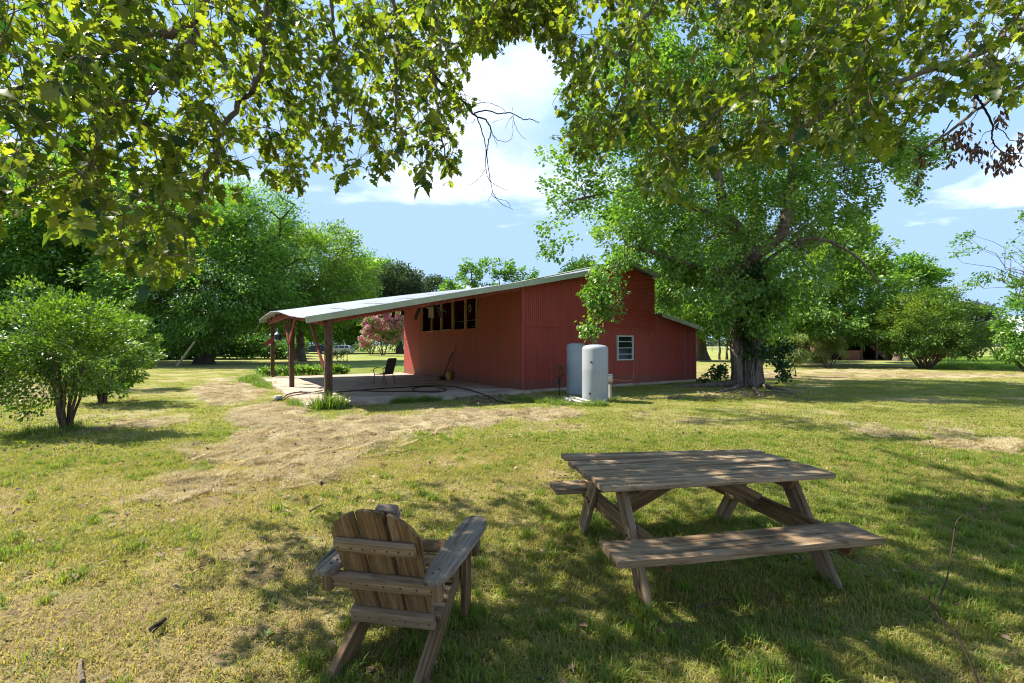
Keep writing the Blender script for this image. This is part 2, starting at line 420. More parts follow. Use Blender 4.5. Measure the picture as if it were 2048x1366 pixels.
# ------------------------------------------------------------------ the ground
def axis(lo, hi, c0, c1, step, grow):
    a = list(np.arange(c0, c1 + 1e-6, step)); s = step
    while a[-1] < hi: s *= grow; a.append(a[-1] + s)
    s = step
    while a[0] > lo: s *= grow; a.insert(0, a[0] - s)
    return np.array(a)
gx = axis(-1900, 1900, -14, 15, .14, 1.17); gy = axis(-60, 3600, 1.6, 25, .14, 1.15)
XX, YY = np.meshgrid(gx, gy)
ZZ = hground(XX, YY)
nx, ny = len(gx), len(gy)
idx = np.arange(nx * ny).reshape(ny, nx)
FQ = np.stack([idx[:-1, :-1], idx[:-1, 1:], idx[1:, 1:], idx[1:, :-1]], -1).reshape(-1, 4)
me = mesh_np('lawn', np.stack([XX, YY, ZZ], -1).reshape(-1, 3), FQ, True)
for nm, arr in (('thatch', thatch_at(XX, YY)), ('lush', green_at(XX, YY))):
    a = me.attributes.new(nm, 'FLOAT', 'POINT'); a.data.foreach_set('value', arr.ravel().astype(np.float32))
def lawn_mat():
    m, t, out = newmat('mown_lawn')
    th = N(t, 'ShaderNodeAttribute', attribute_name='thatch').outputs['Fac']; lu = N(t, 'ShaderNodeAttribute', attribute_name='lush').outputs['Fac']
    v = coords(t); n1 = noise(t, v, 3.2, 6, .68); n2 = noise(t, v, 30, 7, .75); n3 = noise(t, coords(t, (1, .35, 1)), .09, 5, .6)
    f = math_(t, 'ADD', math_(t, 'MULTIPLY', lu, .75), math_(t, 'MULTIPLY', n1, .35))
    f = math_(t, 'ADD', f, math_(t, 'MULTIPLY', math_(t, 'SUBTRACT', n2, .5), .7))
    g = ramp(t, f, [(.22, (.21, .15, .085)), (.42, (.29, .24, .105)), (.58, (.225, .215, .065)), (.85, (.12, .17, .03))])
    far = ramp(t, n3, [(.35, (.15, .21, .035)), (.62, (.29, .28, .085))])
    sp = N(t, 'ShaderNodeSeparateXYZ'); c = N(t, 'ShaderNodeTexCoord'); t.links.new(c.outputs['Object'], sp.inputs[0])
    g = mixc_(t, ramp(t, math_(t, 'DIVIDE', sp.outputs['Y'], 100), [(.38, 0.0), (.6, .85)]), g, far)
    tcx = ramp(t, math_(t, 'ADD', math_(t, 'MULTIPLY', n2, .7), math_(t, 'MULTIPLY', n1, .3)), [(.3, (.17, .125, .07)), (.5, (.33, .275, .155)), (.7, (.45, .38, .235))])
    col = mixc_(t, ramp(t, math_(t, 'ADD', th, math_(t, 'MULTIPLY', math_(t, 'SUBTRACT', n2, .5), .8)), [(.25, 0.0), (.6, 1.0)]), g, tcx)
    soil = ramp(t, math_(t, 'ADD', math_(t, 'MULTIPLY', n2, .5), math_(t, 'MULTIPLY', n1, .5)), [(.34, .6), (.45, 0.0)])
    col = mixc_(t, soil, col, (.085, .058, .036))
    principled(t, out, col, .95, 0, bump(t, n2, .9, .03), .1); return m
lawn = link('lawn', me, lawn_mat()); setp(lawn, 'yellow green mown lawn running out to a green field', None, None, 'structure')

# ------------------------------------------------------------------ barn frame of reference
C0 = Vector(((1045 - CX) / F * 16.82, 16.82, 0)); U = Vector((.838, .545, 0)).normalized(); V_ = Vector((-U.y, U.x, 0))
def W(s, t, z): p = C0 + U * s + V_ * t; return Vector((p.x, p.y, z))
SE = -7.0
def roofz(s, t, main=False):     # the lean-to sags at its near corner and humps over the middle post
    if s < 3.1:
        hump = float(np.interp(t, [-.6, 1, 3, 5.5, 7.8, 9.5, 13], [-.02, .06, .24, .50, .62, .60, .50]))
        w = float(np.interp(s, [-7, -3, 0, 3.1], [1, .80, .5, 0]))
        return 2.49 + (4.58 - 2.49) * (s - SE) / (3.1 - SE) + hump * w
    if s < 5.04: return 4.58 + (5.10 - 4.58) * (s - 3.1) / 1.94
    if s < 6.99 or main: return 5.10 - (5.10 - 4.62) * (s - 5.04) / 1.95
    return 3.06 - (3.06 - 2.50) * (s - 6.99) / 2.87
TB = 11.98
patio = MB()
pc = [W(-7.25, -.42, 0), W(.02, -.42, 0), W(.02, TB + .6, 0), W(-7.25, TB + .6, 0)]
def slabz(p, z): return (p.x, p.y, z)
patio.add([slabz(p, -.2) for p in pc] + [slabz(p, .10) for p in pc], [(0, 3, 2, 1), (4, 5, 6, 7), (0, 1, 5, 4), (1, 2, 6, 5), (2, 3, 7, 6), (3, 0, 4, 7)])
po = patio.build('patio', CONC); setp(po, 'stained concrete patio slab under the lean-to roof of the barn', None, None, 'structure')

barn = empty('red_barn', C0, 'faded red corrugated metal barn with open lean-to roof over a patio', 'barn')
def corr(name, mat, A, x0, x1, zb, zt, out, off=0.0, pitch=.09, amp=.019, parent=None, rows=2, flat=False):
    """a corrugated sheet. A(x) gives the ground point of the wall line at x; zb, zt: functions of x; out: outward normal; ridges run upright"""
    n = max(2, int(round((x1 - x0) / pitch * 4)) + 1)
    xs = np.linspace(x0, x1, n); wav = (0.0, 1.0, 1.0, 0.0)
    b = MB(); vs = []; fs = []
    sd = random.random() * 99
    for i, x in enumerate(xs):
        a = A(x); lo, hi = zb(x), zt(x)
        for k in range(rows + 1):
            z = lo + (hi - lo) * k / rows
            d = off + (amp * math.sin(2 * math.pi * x / pitch) if not flat else 0) + .004 * mnoise.noise((x * 1.5, z * 1.5, sd))
            vs.append((a.x + out.x * d, a.y + out.y * d, z))
    for i in range(n - 1):
        for k in range(rows):
            q = i * (rows + 1) + k
            fs.append((q, q + rows + 1, q + rows + 2, q + 1))
    m = len(vs)
    b.add(vs, fs)
    # folded edges give the sheet a thickness at its sides
    return b.build(name, mat, parent or barn, True)
gA = lambda s: W(s, 0, 0); nG = -V_
lA = lambda t: W(0, t, 0); nL = -U
c_ = lambda z: (lambda x: z)
# gable end, left part: three sheets a tier
for i, (a, b) in enumerate(((0.0, 1.12), (1.09, 2.22), (2.19, 3.34))):
    corr('siding_sheet', RED, gA, a, b, c_(.03), c_(2.42), nG, .012 + .004 * (i % 2))
    corr('siding_sheet', RED, gA, a, b, c_(2.36), (lambda x: roofz(x, 0) - .06), nG, .045 + .006 * (i % 2))
# below the gable: sheets round the window
WS0, WS1, WZ0, WZ1 = 4.67, 5.61, 1.06, 2.10
corr('siding_sheet', RED, gA, 3.30, 4.66, c_(.03), c_(2.5), nG, .016, pitch=.15, amp=.004)
corr('siding_sheet', RED, gA, WS0 - .02, WS1 + .02, c_(.03), c_(WZ0), nG, .012, pitch=.15, amp=.004)
corr('siding_sheet', RED, gA, WS0 - .28, WS1 + .25, c_(WZ1), c_(2.5), nG, .030, pitch=.15, amp=.004)
corr('siding_sheet', RED, gA, 5.60, 6.75, c_(.03), c_(2.5), nG, .012, pitch=.15, amp=.004)
corr('siding_sheet', RED, gA, 6.72, 7.9, c_(.03), (lambda x: 2.5 if x < 6.99 else roofz(x, 0) - .03), nG, .019)
corr('siding_sheet', RED, gA, 7.88, 8.95, c_(.03), (lambda x: roofz(x, 0) - .03), nG, .012)
corr('siding_sheet', REDSOFT, gA, 8.92, 9.86, c_(.03), (lambda x: roofz(x, 0) - .03), nG, .024)
# horizontally corrugated gable sheets
def hcorr(z0, z1, off):
    b = MB(); vs = []; fs = []; n = int((z1 - z0) / .0225) + 1
    zs = np.linspace(z0, z1, n)
    for z in zs:
        s0, s1 = 3.29, 6.97
        if z > 4.56: s0 = 3.1 + (z - 4.52) / .52 * 1.94; s1 = 6.99 - (z - 4.56) / .48 * 1.95
        s1 = max(s1, s0 + .05)
        d = off + .019 * math.sin(2 * math.pi * z / .09)
        for k in range(5):
            s = s0 + (s1 - s0) * k / 4; p = W(s, 0, 0) + nG * (d + .006 * mnoise.noise((s, z * 2, 4)))
            vs.append((p.x, p.y, z))
    for i in range(n - 1):
        for k in range(4): q = i * 5 + k; fs.append((q, q + 1, q + 6, q + 5))
    b.add(vs, fs); b.build('siding_sheet', RED, barn, True)
hcorr(2.44, 3.22, .045); hcorr(3.18, 3.95, .056); hcorr(3.92, 5.02, .045)
# left wall on the patio side
OT0, OT1, OZ0, OZ1 = 3.2, 9.49, 2.41, 3.76
edges = [0, 1.15, 2.3, 3.4, 4.5, 5.6, 6.75, 7.85, 9.52]
for i in range(8):
    corr('siding_sheet', REDOLD, lA, edges[i], edges[i + 1] + .03, c_(.10), c_(OZ0), nL, .012 + .005 * (i % 2), pitch=.10, amp=.005)
corr('siding_sheet', REDOLD, lA, 0.0, 1.65, c_(OZ0 - .05), (lambda x: roofz(0, x) - .07), nL, .026, pitch=.10, amp=.003)
corr('siding_sheet', REDOLD, lA, 1.63, OT0, c_(OZ0 - .05), (lambda x: roofz(0, x) - .07), nL, .030, pitch=.10, amp=.003)
corr('siding_sheet', REDOLD, lA, 9.5, 10.6, c_(.10), c_(2.06), nL, .014, pitch=.15, amp=.003)
corr('siding_sheet', REDSOFT, lA, 10.58, TB, c_(.10), c_(2.06), nL, .018, pitch=.15, amp=.003)
corr('siding_sheet', REDSOFT, lA, 9.46, TB, c_(2.02), (lambda x: roofz(0, x) - .07), nL, .032, flat=True)
corr('siding_sheet', REDOLD, lA, OT0, OT1, c_(OZ1), (lambda x: max(OZ1 + .02, roofz(0, x) - .08)), nL, .020, flat=True)
# far side and back walls
rA = lambda t: W(9.86, t, 0); bA = lambda s: W(s, TB, 0)
corr('siding_sheet', RED, rA, 0, TB, c_(.03), c_(2.46), U, .01, pitch=.15)
corr('siding_sheet', RED, bA, 0, 6.99, c_(.03), (lambda x: roofz(x, TB) - .06), V_, .01, pitch=.15)
corr('siding_sheet', RED, bA, 6.99, 9.86, c_(.03), (lambda x: roofz(x, TB) - .05), V_, .01, pitch=.15)
b = MB(); b.add([W(6.99, 0, 2.9), W(6.99, TB, 2.9), W(6.99, TB, 4.6), W(6.99, 0, 4.6)], [(0, 1, 2, 3)])
b.add([W(7.03, TB, 2.9), W(7.03, 0, 2.9), W(7.03, 0, 4.6), W(7.03, TB, 4.6)], [(0, 1, 2, 3)]); b.build('siding_sheet', RED, barn)
# corner flashing
b = MB(); b.bar(W(-.022, -.022, .05), W(-.022, -.022, 3.86), .115, .115, up=U); b.build('corner_trim', REDSOFT, barn)
b = MB(); b.bar(W(9.86, -.02, .03), W(9.86, -.02, 2.42), .07, .07, up=U); b.build('corner_trim', RED, barn)
b = MB(); b.bar(W(3.27, -.05, 2.40), W(6.98, -.06, 2.37), .03, .06); b.build('drip_trim', RED, barn)
b = MB(); b.bar(W(-.02, .1, .13), W(-.03, TB, .13), .05, .06); b.build('sill_board', REDOLD, barn)
b = MB(); b.bar(W(.2, -.03, .04), W(9.8, -.03, .04), .10, .10); b.build('footing', CONC, barn)

# window in the gable end
wf = MB(); zo = -.05
for s in (WS0 + .03, WS1 - .03): wf.bar(W(s, zo, WZ0), W(s, zo, WZ1), .06, .07, up=U)
for z in (WZ0 + .03, WZ1 - .03): wf.bar(W(WS0, zo - .002, z), W(WS1, zo - .002, z), .068, .055)
wfo = wf.build('window', WHITE, barn)
for k in (1, 2, 3):
    z = WZ0 + (WZ1 - WZ0) * k / 4
    r = MB(); r.bar(W(WS0 + .06, zo + .004, z), W(WS1 - .06, zo + .004, z), .05, .032); r.build('glazing_bar', WHITE, wfo)
for k in range(4):
    z0 = WZ0 + (WZ1 - WZ0) * k / 4; z1 = z0 + (WZ1 - WZ0) / 4; tilt = .05 if k == 2 else .012
    r = MB(); r.add([W(WS0 + .05, -.03, z1 - .02), W(WS1 - .05, -.03, z1 - .02), W(WS1 - .05, -.03 - tilt, z0 + .02), W(WS0 + .05, -.03 - tilt, z0 + .02)], [(0, 3, 2, 1)]); r.build('pane', GLASS, wfo)

# open framed window band on the patio side: studs, sill, header, plywood
def stud(px, w=.07):
    k = (px - CX) / F; t = (C0.x - k * C0.y) / (k * V_.y - V_.x); return t
for px, w in ((843.5, .07), (862.5, .06), (882, .13), (905, .12), (930, .11), (953, .09)):
    t = stud(px); beam('stud', FRAMEW, barn, W(.03, t, OZ0), W(.03, t, OZ1), w, .09, up=U, bev=.004, seg=2)
beam('window_sill', FRAMEW, barn, W(-.03, 5.75, OZ0), W(-.03, 8.6, OZ0 - .03), .12, .045, seg=2)
beam('window_header', FRAMEW, barn, W(.0, OT0, OZ1 - .02), W(.0, OT1, OZ1 - .05), .06, .09, seg=2)
b = MB(); b.bar(W(.05, OT0 + .02, (OZ0 + 3.3) / 2), W(.05, OT0 + .30, (OZ0 + 3.3) / 2), .02, 3.3 - OZ0); b.build('plywood_panel', PLY, barn)
# what one sees inside: shelf, boards, a hanging coil
for z, t0, t1 in ((2.62, 3.5, 7.0), (2.95, 3.8, 9.2)):
    beam('shelf', PLY, barn, W(1.9, t0, z), W(1.9, t1, z), .4, .03, bev=0, seg=1)
b = MB(); b.tube([W(.9, 5.7 + .0 * k, 3.42) + Vector((0, 0, .17 * math.sin(k * .5))) + V_ * .11 * math.cos(k * .5) for k in range(14)], .02, 6); b.build('wire_coil', WHITE, barn)
for t in (3.7, 4.2, 4.5): 
    b = MB(); b.box(W(1.9, t, 3.07), (.22, .3, .2), .5); b.build('storage_box', CARD, barn)
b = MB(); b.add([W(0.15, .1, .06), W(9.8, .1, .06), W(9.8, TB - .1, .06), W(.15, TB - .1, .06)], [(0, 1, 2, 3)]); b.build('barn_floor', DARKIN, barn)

# roof sheets: corrugations run down the slope
def roof_sheet(s0, s1, t0, t1, lift, name='roof_sheet', mat=ROOFM, pitch=.16, amp=.014, ns=7):
    n = int((t1 - t0) / pitch * 4) + 1; ts = np.linspace(t0, t1, n); ss = np.linspace(s0, s1, ns)
    vs = []; fs = []
    for lay in (0, -.006):
        for t in ts:
            for s in ss:
                z = roofz(min(max(s, SE - .4), 9.9), t, s0 < 6.9)
                if s1 > 6.99 and s0 >= 6.9: z = 3.06 - .56 * (s - 6.99) / 2.87
                vs.append(tuple(W(s, t, z + lift + lay + amp * math.sin(2 * math.pi * t / pitch))))
    m = n * ns
    for i in range(n - 1):
        for k in range(ns - 1):
            q = i * ns + k; fs.append((q, q + 1, q + ns + 1, q + ns)); fs.append((m + q, m + q + ns, m + q + ns + 1, m + q + 1))
    for i in range(n - 1):
        q = i * ns; fs.append((q, q + ns, m + q + ns, m + q)); q += ns - 1; fs.append((q + ns, q, m + q, m + q + ns))
    for k in range(ns - 1):
        fs.append((k + 1, k, m + k, m + k + 1)); q = (n - 1) * ns + k; fs.append((q, q + 1, m + q + 1, m + q))
    b = MB(); b.add(vs, fs); return b.build(name, mat, barn, True)
TE0, TE1 = -.40, 12.7
k = 0; t = TE0
while t < TE1 - .2:
    t2 = min(t + 1.12, TE1); roof_sheet(SE - .25 - .03 * random.random(), 3.16, t, t2, .01 + .006 * (k % 2)); t += 1.09; k += 1
for t in np.arange(TE0, TE1, 2.2):
    t2 = min(t + 2.22, TE1)
    roof_sheet(3.0, 5.05, t, t2, .05, ns=4); roof_sheet(5.03, 7.12, t, t2, .05, ns=4); roof_sheet(6.995, 10.05, t, t2, .015, ns=4)
# rake trim (pale green) and the red rafter behind it
def rake(s0, s1, t, h=.175, mat=TRIM, name='rake_trim', drop=.0, thick=.03):
    a, b_ = W(s0, t, roofz(s0 + .001, t) + drop - h / 2 + .03), W(s1, t, roofz(s1 - .001, t, s0 < 6.9) + drop - h / 2 + .03)
    b = MB(); b.bar(a, b_, thick, h); return b.build(name, mat, barn)
rake(SE - .27, -1.2, TE0 - .03); rake(-1.21, 3.15, TE0 - .033, .185)
rake(3.12, 5.05, TE0 - .03, .20, drop=.07); rake(5.03, 7.1, TE0 - .033, .20, drop=.07)
rake(7.0, 10.06, TE0 - .03, .17)
for a_, b_ in ((SE - .27, -3), (-3.01, 0), (-.01, 3.12)): rake(a_, b_, TE1 + .03)
b = MB(); b.bar(W(5.04, TE0, 5.17), W(5.04, TE1, 5.17), .35, .03); b.build('ridge_cap', TRIM, barn)
for s0, s1 in ((SE + .1, -3.0), (-2.98, .0)):
    beam('rafter', REDWOOD, barn, W(s0, -.05, roofz(s0, 0) - .17), W(s1, -.05, roofz(s1, 0) - .17), .05, .20, bev=.004, seg=3)
beam('rafter', REDWOOD, barn, W(.05, -.11, roofz(.05, 0) - .16), W(3.0, -.11, roofz(3.0, 0) - .16), .05, .14, bev=.004, seg=3)
for t in (1.6, 3.2, 4.8, 6.4, 8.0, 9.6, 11.2, 12.6):
    beam('rafter', POSTW, barn, W(SE + .1, t, roofz(SE + .1, t) - .12), W(0, t, roofz(0, t) - .12), .05, .17, bev=0, seg=2)
for s in (-5.9, -4.8, -3.7, -2.6, -1.5, -.5):
    beam('purlin', POSTW, barn, W(s, TE0 + .1, roofz(s, 0) - .03), W(s, 6.6, roofz(s, 6.6) - .03), .09, .035, bev=0, seg=1)
    beam('purlin', POSTW, barn, W(s, 6.6, roofz(s, 6.6) - .031), W(s, TE1 - .1, roofz(s, TE1 - .1) - .03), .09, .035, bev=0, seg=1)
# posts, header boards and braces at the eave
P1 = W(-6.62, -.04, 0); P2 = W(-6.75, 5.75, 0); P3 = W(-6.72, 12.25, 0)
def post(p, zt, w, d, name='post'):
    q = random.random
    o = beam(name, POSTW, barn, (p.x, p.y, .05), (p.x + .01, p.y, zt), w, d, up=U, bev=.02, warp=.012, seg=10)
    return o
post(P1, 2.44, .20, .20); post(P2, 2.94, .17, .17); post(P3, 2.90, .17, .17)
for z in (1.55, 1.02):
    b = MB(); b.box(Vector((P1.x - .02, P1.y - .1, z)), (.07, .05, .12), .4); b.build('post_knot', BARKD, barn)
sH = SE + .17
beam('header_board', REDWOOD, barn, W(sH, -.22, roofz(sH, -.2) - .16), W(sH, 6.25, roofz(sH, 6.2) - .17), .045, .24, seg=3)
beam('header_board', REDWOOD, barn, W(sH - .005, 6.0, roofz(sH, 6) - .17), W(sH - .005, 12.75, roofz(sH, 12.7) - .17), .045, .25, seg=3)
beam('brace', REDWOOD, barn, W(-6.86, 4.2, 2.66), W(-6.86, 5.62, 1.75), .05, .12, seg=2)
beam('brace', REDWOOD, barn, W(-6.83, 7.4, 2.86), W(-6.83, 5.80, 1.72), .05, .12, seg=2)
beam('brace', REDWOOD, barn, W(-6.78, 1.75, 2.42), W(-6.70, .15, 1.05), .05, .12, seg=2)
beam('brace', REDWOOD, barn, W(-6.50, 12.05, 2.18), W(-7.08, 12.05, 1.70), .05, .20, seg=2)
b = MB(); b.tube([W(-6.9, 5.62, 2.7), W(-6.89, 5.6, 1.6), W(-6.87, 5.6, 1.0)], .014, 6); b.build('conduit', STEM, barn)

# ------------------------------------------------------------------ ceiling fans and lantern
def fan(s, t, panel, label):
    p = W(s, t, 0); zc = roofz(s, t) - .05
    r = empty('ceiling_fan', (p.x, p.y, zc), label, 'ceiling fan', 'outdoor ceiling fans under the lean-to roof')
    b = MB(); b.tube([(p.x, p.y, zc), (p.x, p.y, zc - .14)], .014, 8); b.lathe((p.x, p.y, zc - .03), [(.02, -.02), (.06, .0), (.06, .05)], 12); b.build('downrod', BROWNM, r, True)
    zm = zc - .26
    b = MB(); b.lathe((p.x, p.y, zm), [(.04, -.03), (.11, -.01), (.13, .05), (.11, .10), (.03, .13)], 18); b.build('motor', BROWNM, r, True)
    b = MB(); b.lathe((p.x, p.y, zm - .09), [(.02, 0), (.06, .015), (.06, .06)], 14); b.build('light_cap', CARD if panel else BROWNM, r, True)
    for k in range(4):
        a = .5 + k * math.pi / 2 + (.3 if panel else 0); dv = Vector((math.cos(a), math.sin(a), 0)); pz = Vector((p.x, p.y, zm + .03))
        pts = [(.1, 0), (.25, .02), (.45, -.03), (.62, -.10 - .12 * (k % 2)), (.75, -.20 - .25 * (k % 2))]
        w = Vector((-dv.y, dv.x, .15)) * .065; vs = []
        for rr, z in pts:
            c = pz + dv * rr + Vector((0, 0, z))
            vs += [c - w, c + w, c - w - Vector((0, 0, .008)), c + w - Vector((0, 0, .008))]
        fs = []
        for i in range(4):
            q = i * 4; fs += [(q, q + 1, q + 5, q + 4), (q + 2, q + 6, q + 7, q + 3), (q, q + 4, q + 6, q + 2), (q + 1, q + 3, q + 7, q + 5)]
        fs += [(16, 17, 19, 18), (0, 2, 3, 1)]
        b = MB(); b.add(vs, fs); b.build('blade', BROWNM, r)
    if panel:   # one blade has dropped and hangs down
        b = MB(); c = Vector((p.x + .12, p.y - .1, zm - .22)); b.box(c, (.17, .012, .36), .25); b.build('blade', CARD, r)
    return r
fan(-3.19, 4.0, False, 'dark ceiling fan beside the pink blossom, under the middle of the lean-to roof')
fan(-3.19, 1.0, True, 'ceiling fan with a pale blade hanging down in front of the open window band')
lp = P(556, 668, 19.5); lz = lp.z
lan = empty('hanging_lantern', lp, 'verdigris green lantern hanging under the lean-to eave between two posts', 'lantern')
b = MB(); b.lathe(lp, [(0.144, -0.272), (0.151, -0.255), (0.137, -0.23)], 16); b.build('base', GREEND, lan, True)
b = MB(); b.lathe(lp, [(0.144, -0.043), (0.151, -0.017), (0.072, 0.068), (0.05, 0.085), (0.043, 0.204), (0.022, 0.238)], 16); b.build('cap', GREEND, lan, True)
b = MB(); b.lathe(lp, [(0.119, -0.23), (0.119, -0.043)], 16); b.build('glass_cylinder', GLASS, lan, True)
for k in range(6): 
    a = k * math.pi / 3; q = Vector((math.cos(a) * .13, math.sin(a) * .13, 0)); b = MB(); b.tube([lp + q + Vector((0, 0, -.23)), lp + q + Vector((0, 0, -.04))], .012, 5); b.build('cage_bar', GREEND, lan)
b = MB(); b.tube([lp + Vector((0, 0, .235)), lp + Vector((0, 0, .72))], .008, 5); b.build('hanger', BROWNM, lan)

# ------------------------------------------------------------------ patio chair
def patio_chair():
    pc = W(-3.45, 4.25, .10)
    pc = G(769, 768, .10)
    r = empty('patio_chair', pc, 'brown mesh patio armchair standing alone on the concrete slab', 'chair')
    f = Vector((-.93, .37, 0)).normalized(); rt = Vector((f.y, -f.x, 0))
    def L(a, b, z): return pc + rt * a + f * b + Vector((0, 0, z))
    hw = .29
    for sd in (-1, 1):
        b = MB(); b.tube([L(sd * hw, .30, 0), L(sd * hw, .29, .25), L(sd * hw, .27, .42)], .016, 8); b.build('leg', BROWNM, r, True)
        b = MB(); b.tube([L(sd * hw, -.32, 0), L(sd * hw, -.24, .25), L(sd * hw, -.20, .42)], .016, 8); b.build('leg', BROWNM, r, True)
        b = MB(); b.tube([L(sd * hw, .27, .40), L(sd * (hw + .02), .31, .56), L(sd * (hw + .02), .28, .64), L(sd * (hw + .02), .18, .675), L(sd * (hw + .02), -.05, .675), L(sd * hw, -.27, .66)], .017, 8); b.build('armrest', BROWNM, r, True)
    b = MB(); b.tube([L(-hw, -.20, .42), L(-hw, -.30, .75), L(-hw, -.38, 1.02), L(-hw + .04, -.39, 1.05), L(hw - .04, -.39, 1.05), L(hw, -.38, 1.02), L(hw, -.30, .75), L(hw, -.20, .42)], .016, 8); b.build('back_frame', BROWNM, r, True)
    def panel(pts, name):
        vs = []; fs = []
        for (bb, z) in pts:
            for a in (-hw + .012, hw - .012): vs += [L(a, bb, z), L(a, bb - .008, z - .008)]
        for i in range(len(pts) - 1):
            q = i * 4; fs += [(q, q + 2, q + 6, q + 4), (q + 1, q + 5, q + 7, q + 3), (q, q + 4, q + 5, q + 1), (q + 2, q + 3, q + 7, q + 6)]
        b = MB(); b.add(vs, fs); return b.build(name, MESHF, r)
    panel([(-.205, .43), (-.26, .6), (-.30, .75), (-.34, .88), (-.385, 1.04)], 'backrest')
    panel([(-.20, .42), (-.05, .405), (.1, .41), (.24, .43), (.285, .415)], 'seat')
    b = MB(); b.tube([L(-hw, .27, .41), L(hw, .27, .41)], .014, 8); b.tube([L(-hw, -.2, .41), L(hw, -.2, .41)], .014, 8)
    for sd in (-1, 1): b.tube([L(sd * hw, .27, .41), L(sd * hw, -.2, .42)], .015, 8)
    b.build('seat_frame', BROWNM, r, True)
patio_chair()

# ------------------------------------------------------------------ tool, jug, hoses, meter, cord, pipes
def tool():
    t = stud(897); base = W(-.30, t, .10); top = W(-.06, t - .75, 1.62)
    r = empty('string_trimmer', base, 'black long handled trimmer leaning on the red wall with an orange grip', 'trimmer')
    b = MB(); b.tube([base + Vector((0, 0, .10)), base.lerp(top, .5), top], .026, 8); b.build('shaft', BLACK, r, True)
    b = MB(); b.tube([base.lerp(top, .86), base.lerp(top, 1.05)], .034, 8); b.build('grip', ORANGE, r, True)
    b = MB(); q = base.lerp(top, .62); b.tube([q, q + V_ * .10 + Vector((0, 0, .05)), q + V_ * .16 - Vector((0, 0, .02))], .018, 6); b.build('handle', BLACK, r, True)
    b = MB(); b.lathe(base + Vector((0, 0, 0)), [(.05, 0), (.15, .02), (.16, .06), (.08, .12), (.05, .18)], 14); b.box(base + V_ * .1 + Vector((0, 0, .1)), (.2, .14, .12), .4); b.build('cutter_head', BLACK, r, True)
    j = W(-.17, t - .42, .10)
    y = empty('yellow_jug', j, 'yellow plastic jug standing on the slab against the red wall', 'jug')
    b = MB(); b.lathe(j, [(.10, 0), (.125, .02), (.13, .26), (.11, .34), (.05, .39), (.04, .41)], 14); b.build('jug_body', YELLOW, y, True)
    b = MB(); b.lathe(j + Vector((0, 0, .41)), [(.045, 0), (.045, .035)], 10); b.build('lid', BLACK, y, True)
    b = MB(); b.tube([j + Vector((.05, -.05, .38)), j + Vector((.11, -.11, .37)), j + Vector((.12, -.12, .27))], .014, 6); b.build('handle', YELLOW, y, True)
tool()
def spline(pts, n=8):
    pts = [Vector(p) for p in pts]; out = []
    q = [pts[0] * 2 - pts[1]] + pts + [pts[-1] * 2 - pts[-2]]
    for i in range(1, len(q) - 2):
        for k in range(n):
            t = k / n; a, b, c, d = q[i - 1], q[i], q[i + 1], q[i + 2]
            out.append(.5 * ((2 * b) + (c - a) * t + (2 * a - 5 * b + 4 * c - d) * t * t + (3 * b - a - 3 * c + d) * t ** 3))
    out.append(pts[-1]); return out
def hose(ps, label, rad=.019, mat=HOSE, zs=.122):
    b = MB(); b.tube(spline([G(x, y, z) for x, y, z in [(p[0], p[1], p[2] if len(p) > 2 else zs) for p in ps]]), rad, 7); o = b.build('hose', mat, None, True)
    return setp(o, label, 'hose', 'hoses lying on the patio')
hose([(600, 782), (640, 785), (700, 782), (760, 777), (800, 775), (840, 772), (880, 771), (920, 775), (950, 783), (970, 790), (985, 797), (1000, 803, .03), (1025, 806, .03)], 'dark hose running along the slab and off its edge to the grass')
hose([(880, 782), (850, 783), (825, 780), (832, 775), (860, 773), (885, 776), (890, 781), (870, 784), (820, 783), (760, 783), (720, 781), (680, 783)], 'dark hose coiled in flat loops on the middle of the slab')
hose([(540, 803, .03), (565, 797, .04), (575, 789), (600, 784), (640, 786), (672, 784), (685, 787), (668, 790), (645, 789)], 'dark hose looped round the front post onto the grass')
hose([(567, 800, .03), (580, 792), (610, 787), (645, 781)], 'short brown hose in the sunlit left corner of the slab', .016)
st = G(557, 800)
b = MB(); b.lathe(st, [(.07, -.02), (.13, .02), (.14, .07), (.10, .13), (.03, .15)], 12); o = b.build('stone', STONE, None, True); setp(o, 'pale round stone in the grass beside the slab corner', 'stone')
for v in o.data.vertices: v.co += Vector(v.normal) * .03 * mnoise.noise(Vector(v.co) * 7)

def tank(px, py, rad, htop, mat, label, sun_fit):
    g = G(px, py); c = Vector((g.x, g.y + rad * .6, 0))
    r = empty('water_tank', c, label, 'water tank', 'upright pressure tanks beside the barn')
    prof = [(rad * .985, .02), (rad, .05), (rad, .9), (rad * 1.012, .95), (rad, 1.0), (rad, htop - .15), (rad * .985, htop - .10), (rad * .93, htop - .055), (rad * .78, htop - .02), (rad * .5, htop + .005), (rad * .2, htop + .015)]
    b = MB(); b.lathe(c, prof, 48); b.build('tank_shell', mat, r, True)
    b = MB(); b.lathe(c, [(rad * .94, -.05), (rad * .94, .022)], 32); b.build('base_ring', GREYM, r, True)
    if sun_fit:
        b = MB(); b.tube([c + Vector((.03, 0, htop)), c + Vector((.03, 0, htop + .10))], .018, 8); b.tube([c + Vector((-.03, 0, htop + .10)), c + Vector((.09, 0, htop + .10))], .018, 8); b.tube([c + Vector((.03, 0, htop + .10)), c + Vector((.03, 0, htop + .17))], .014, 8); b.build('top_valve', STEM, r, True)
        for a, z in ((-2.05, 1.21), (-2.17, .27)):
            d = Vector((math.cos(a), math.sin(a), 0)); b = MB(); b.tube([c + d * (rad - .02) + Vector((0, 0, z)), c + d * (rad + .05) + Vector((.02, 0, z - .03))], .028, 8); b.build('port', BROWNM, r, True)
        b = MB(); d = Vector((-.3, -.95, 0)).normalized(); b.box(c + d * rad + Vector((0, 0, .8)), (.05, .05, .05)); 
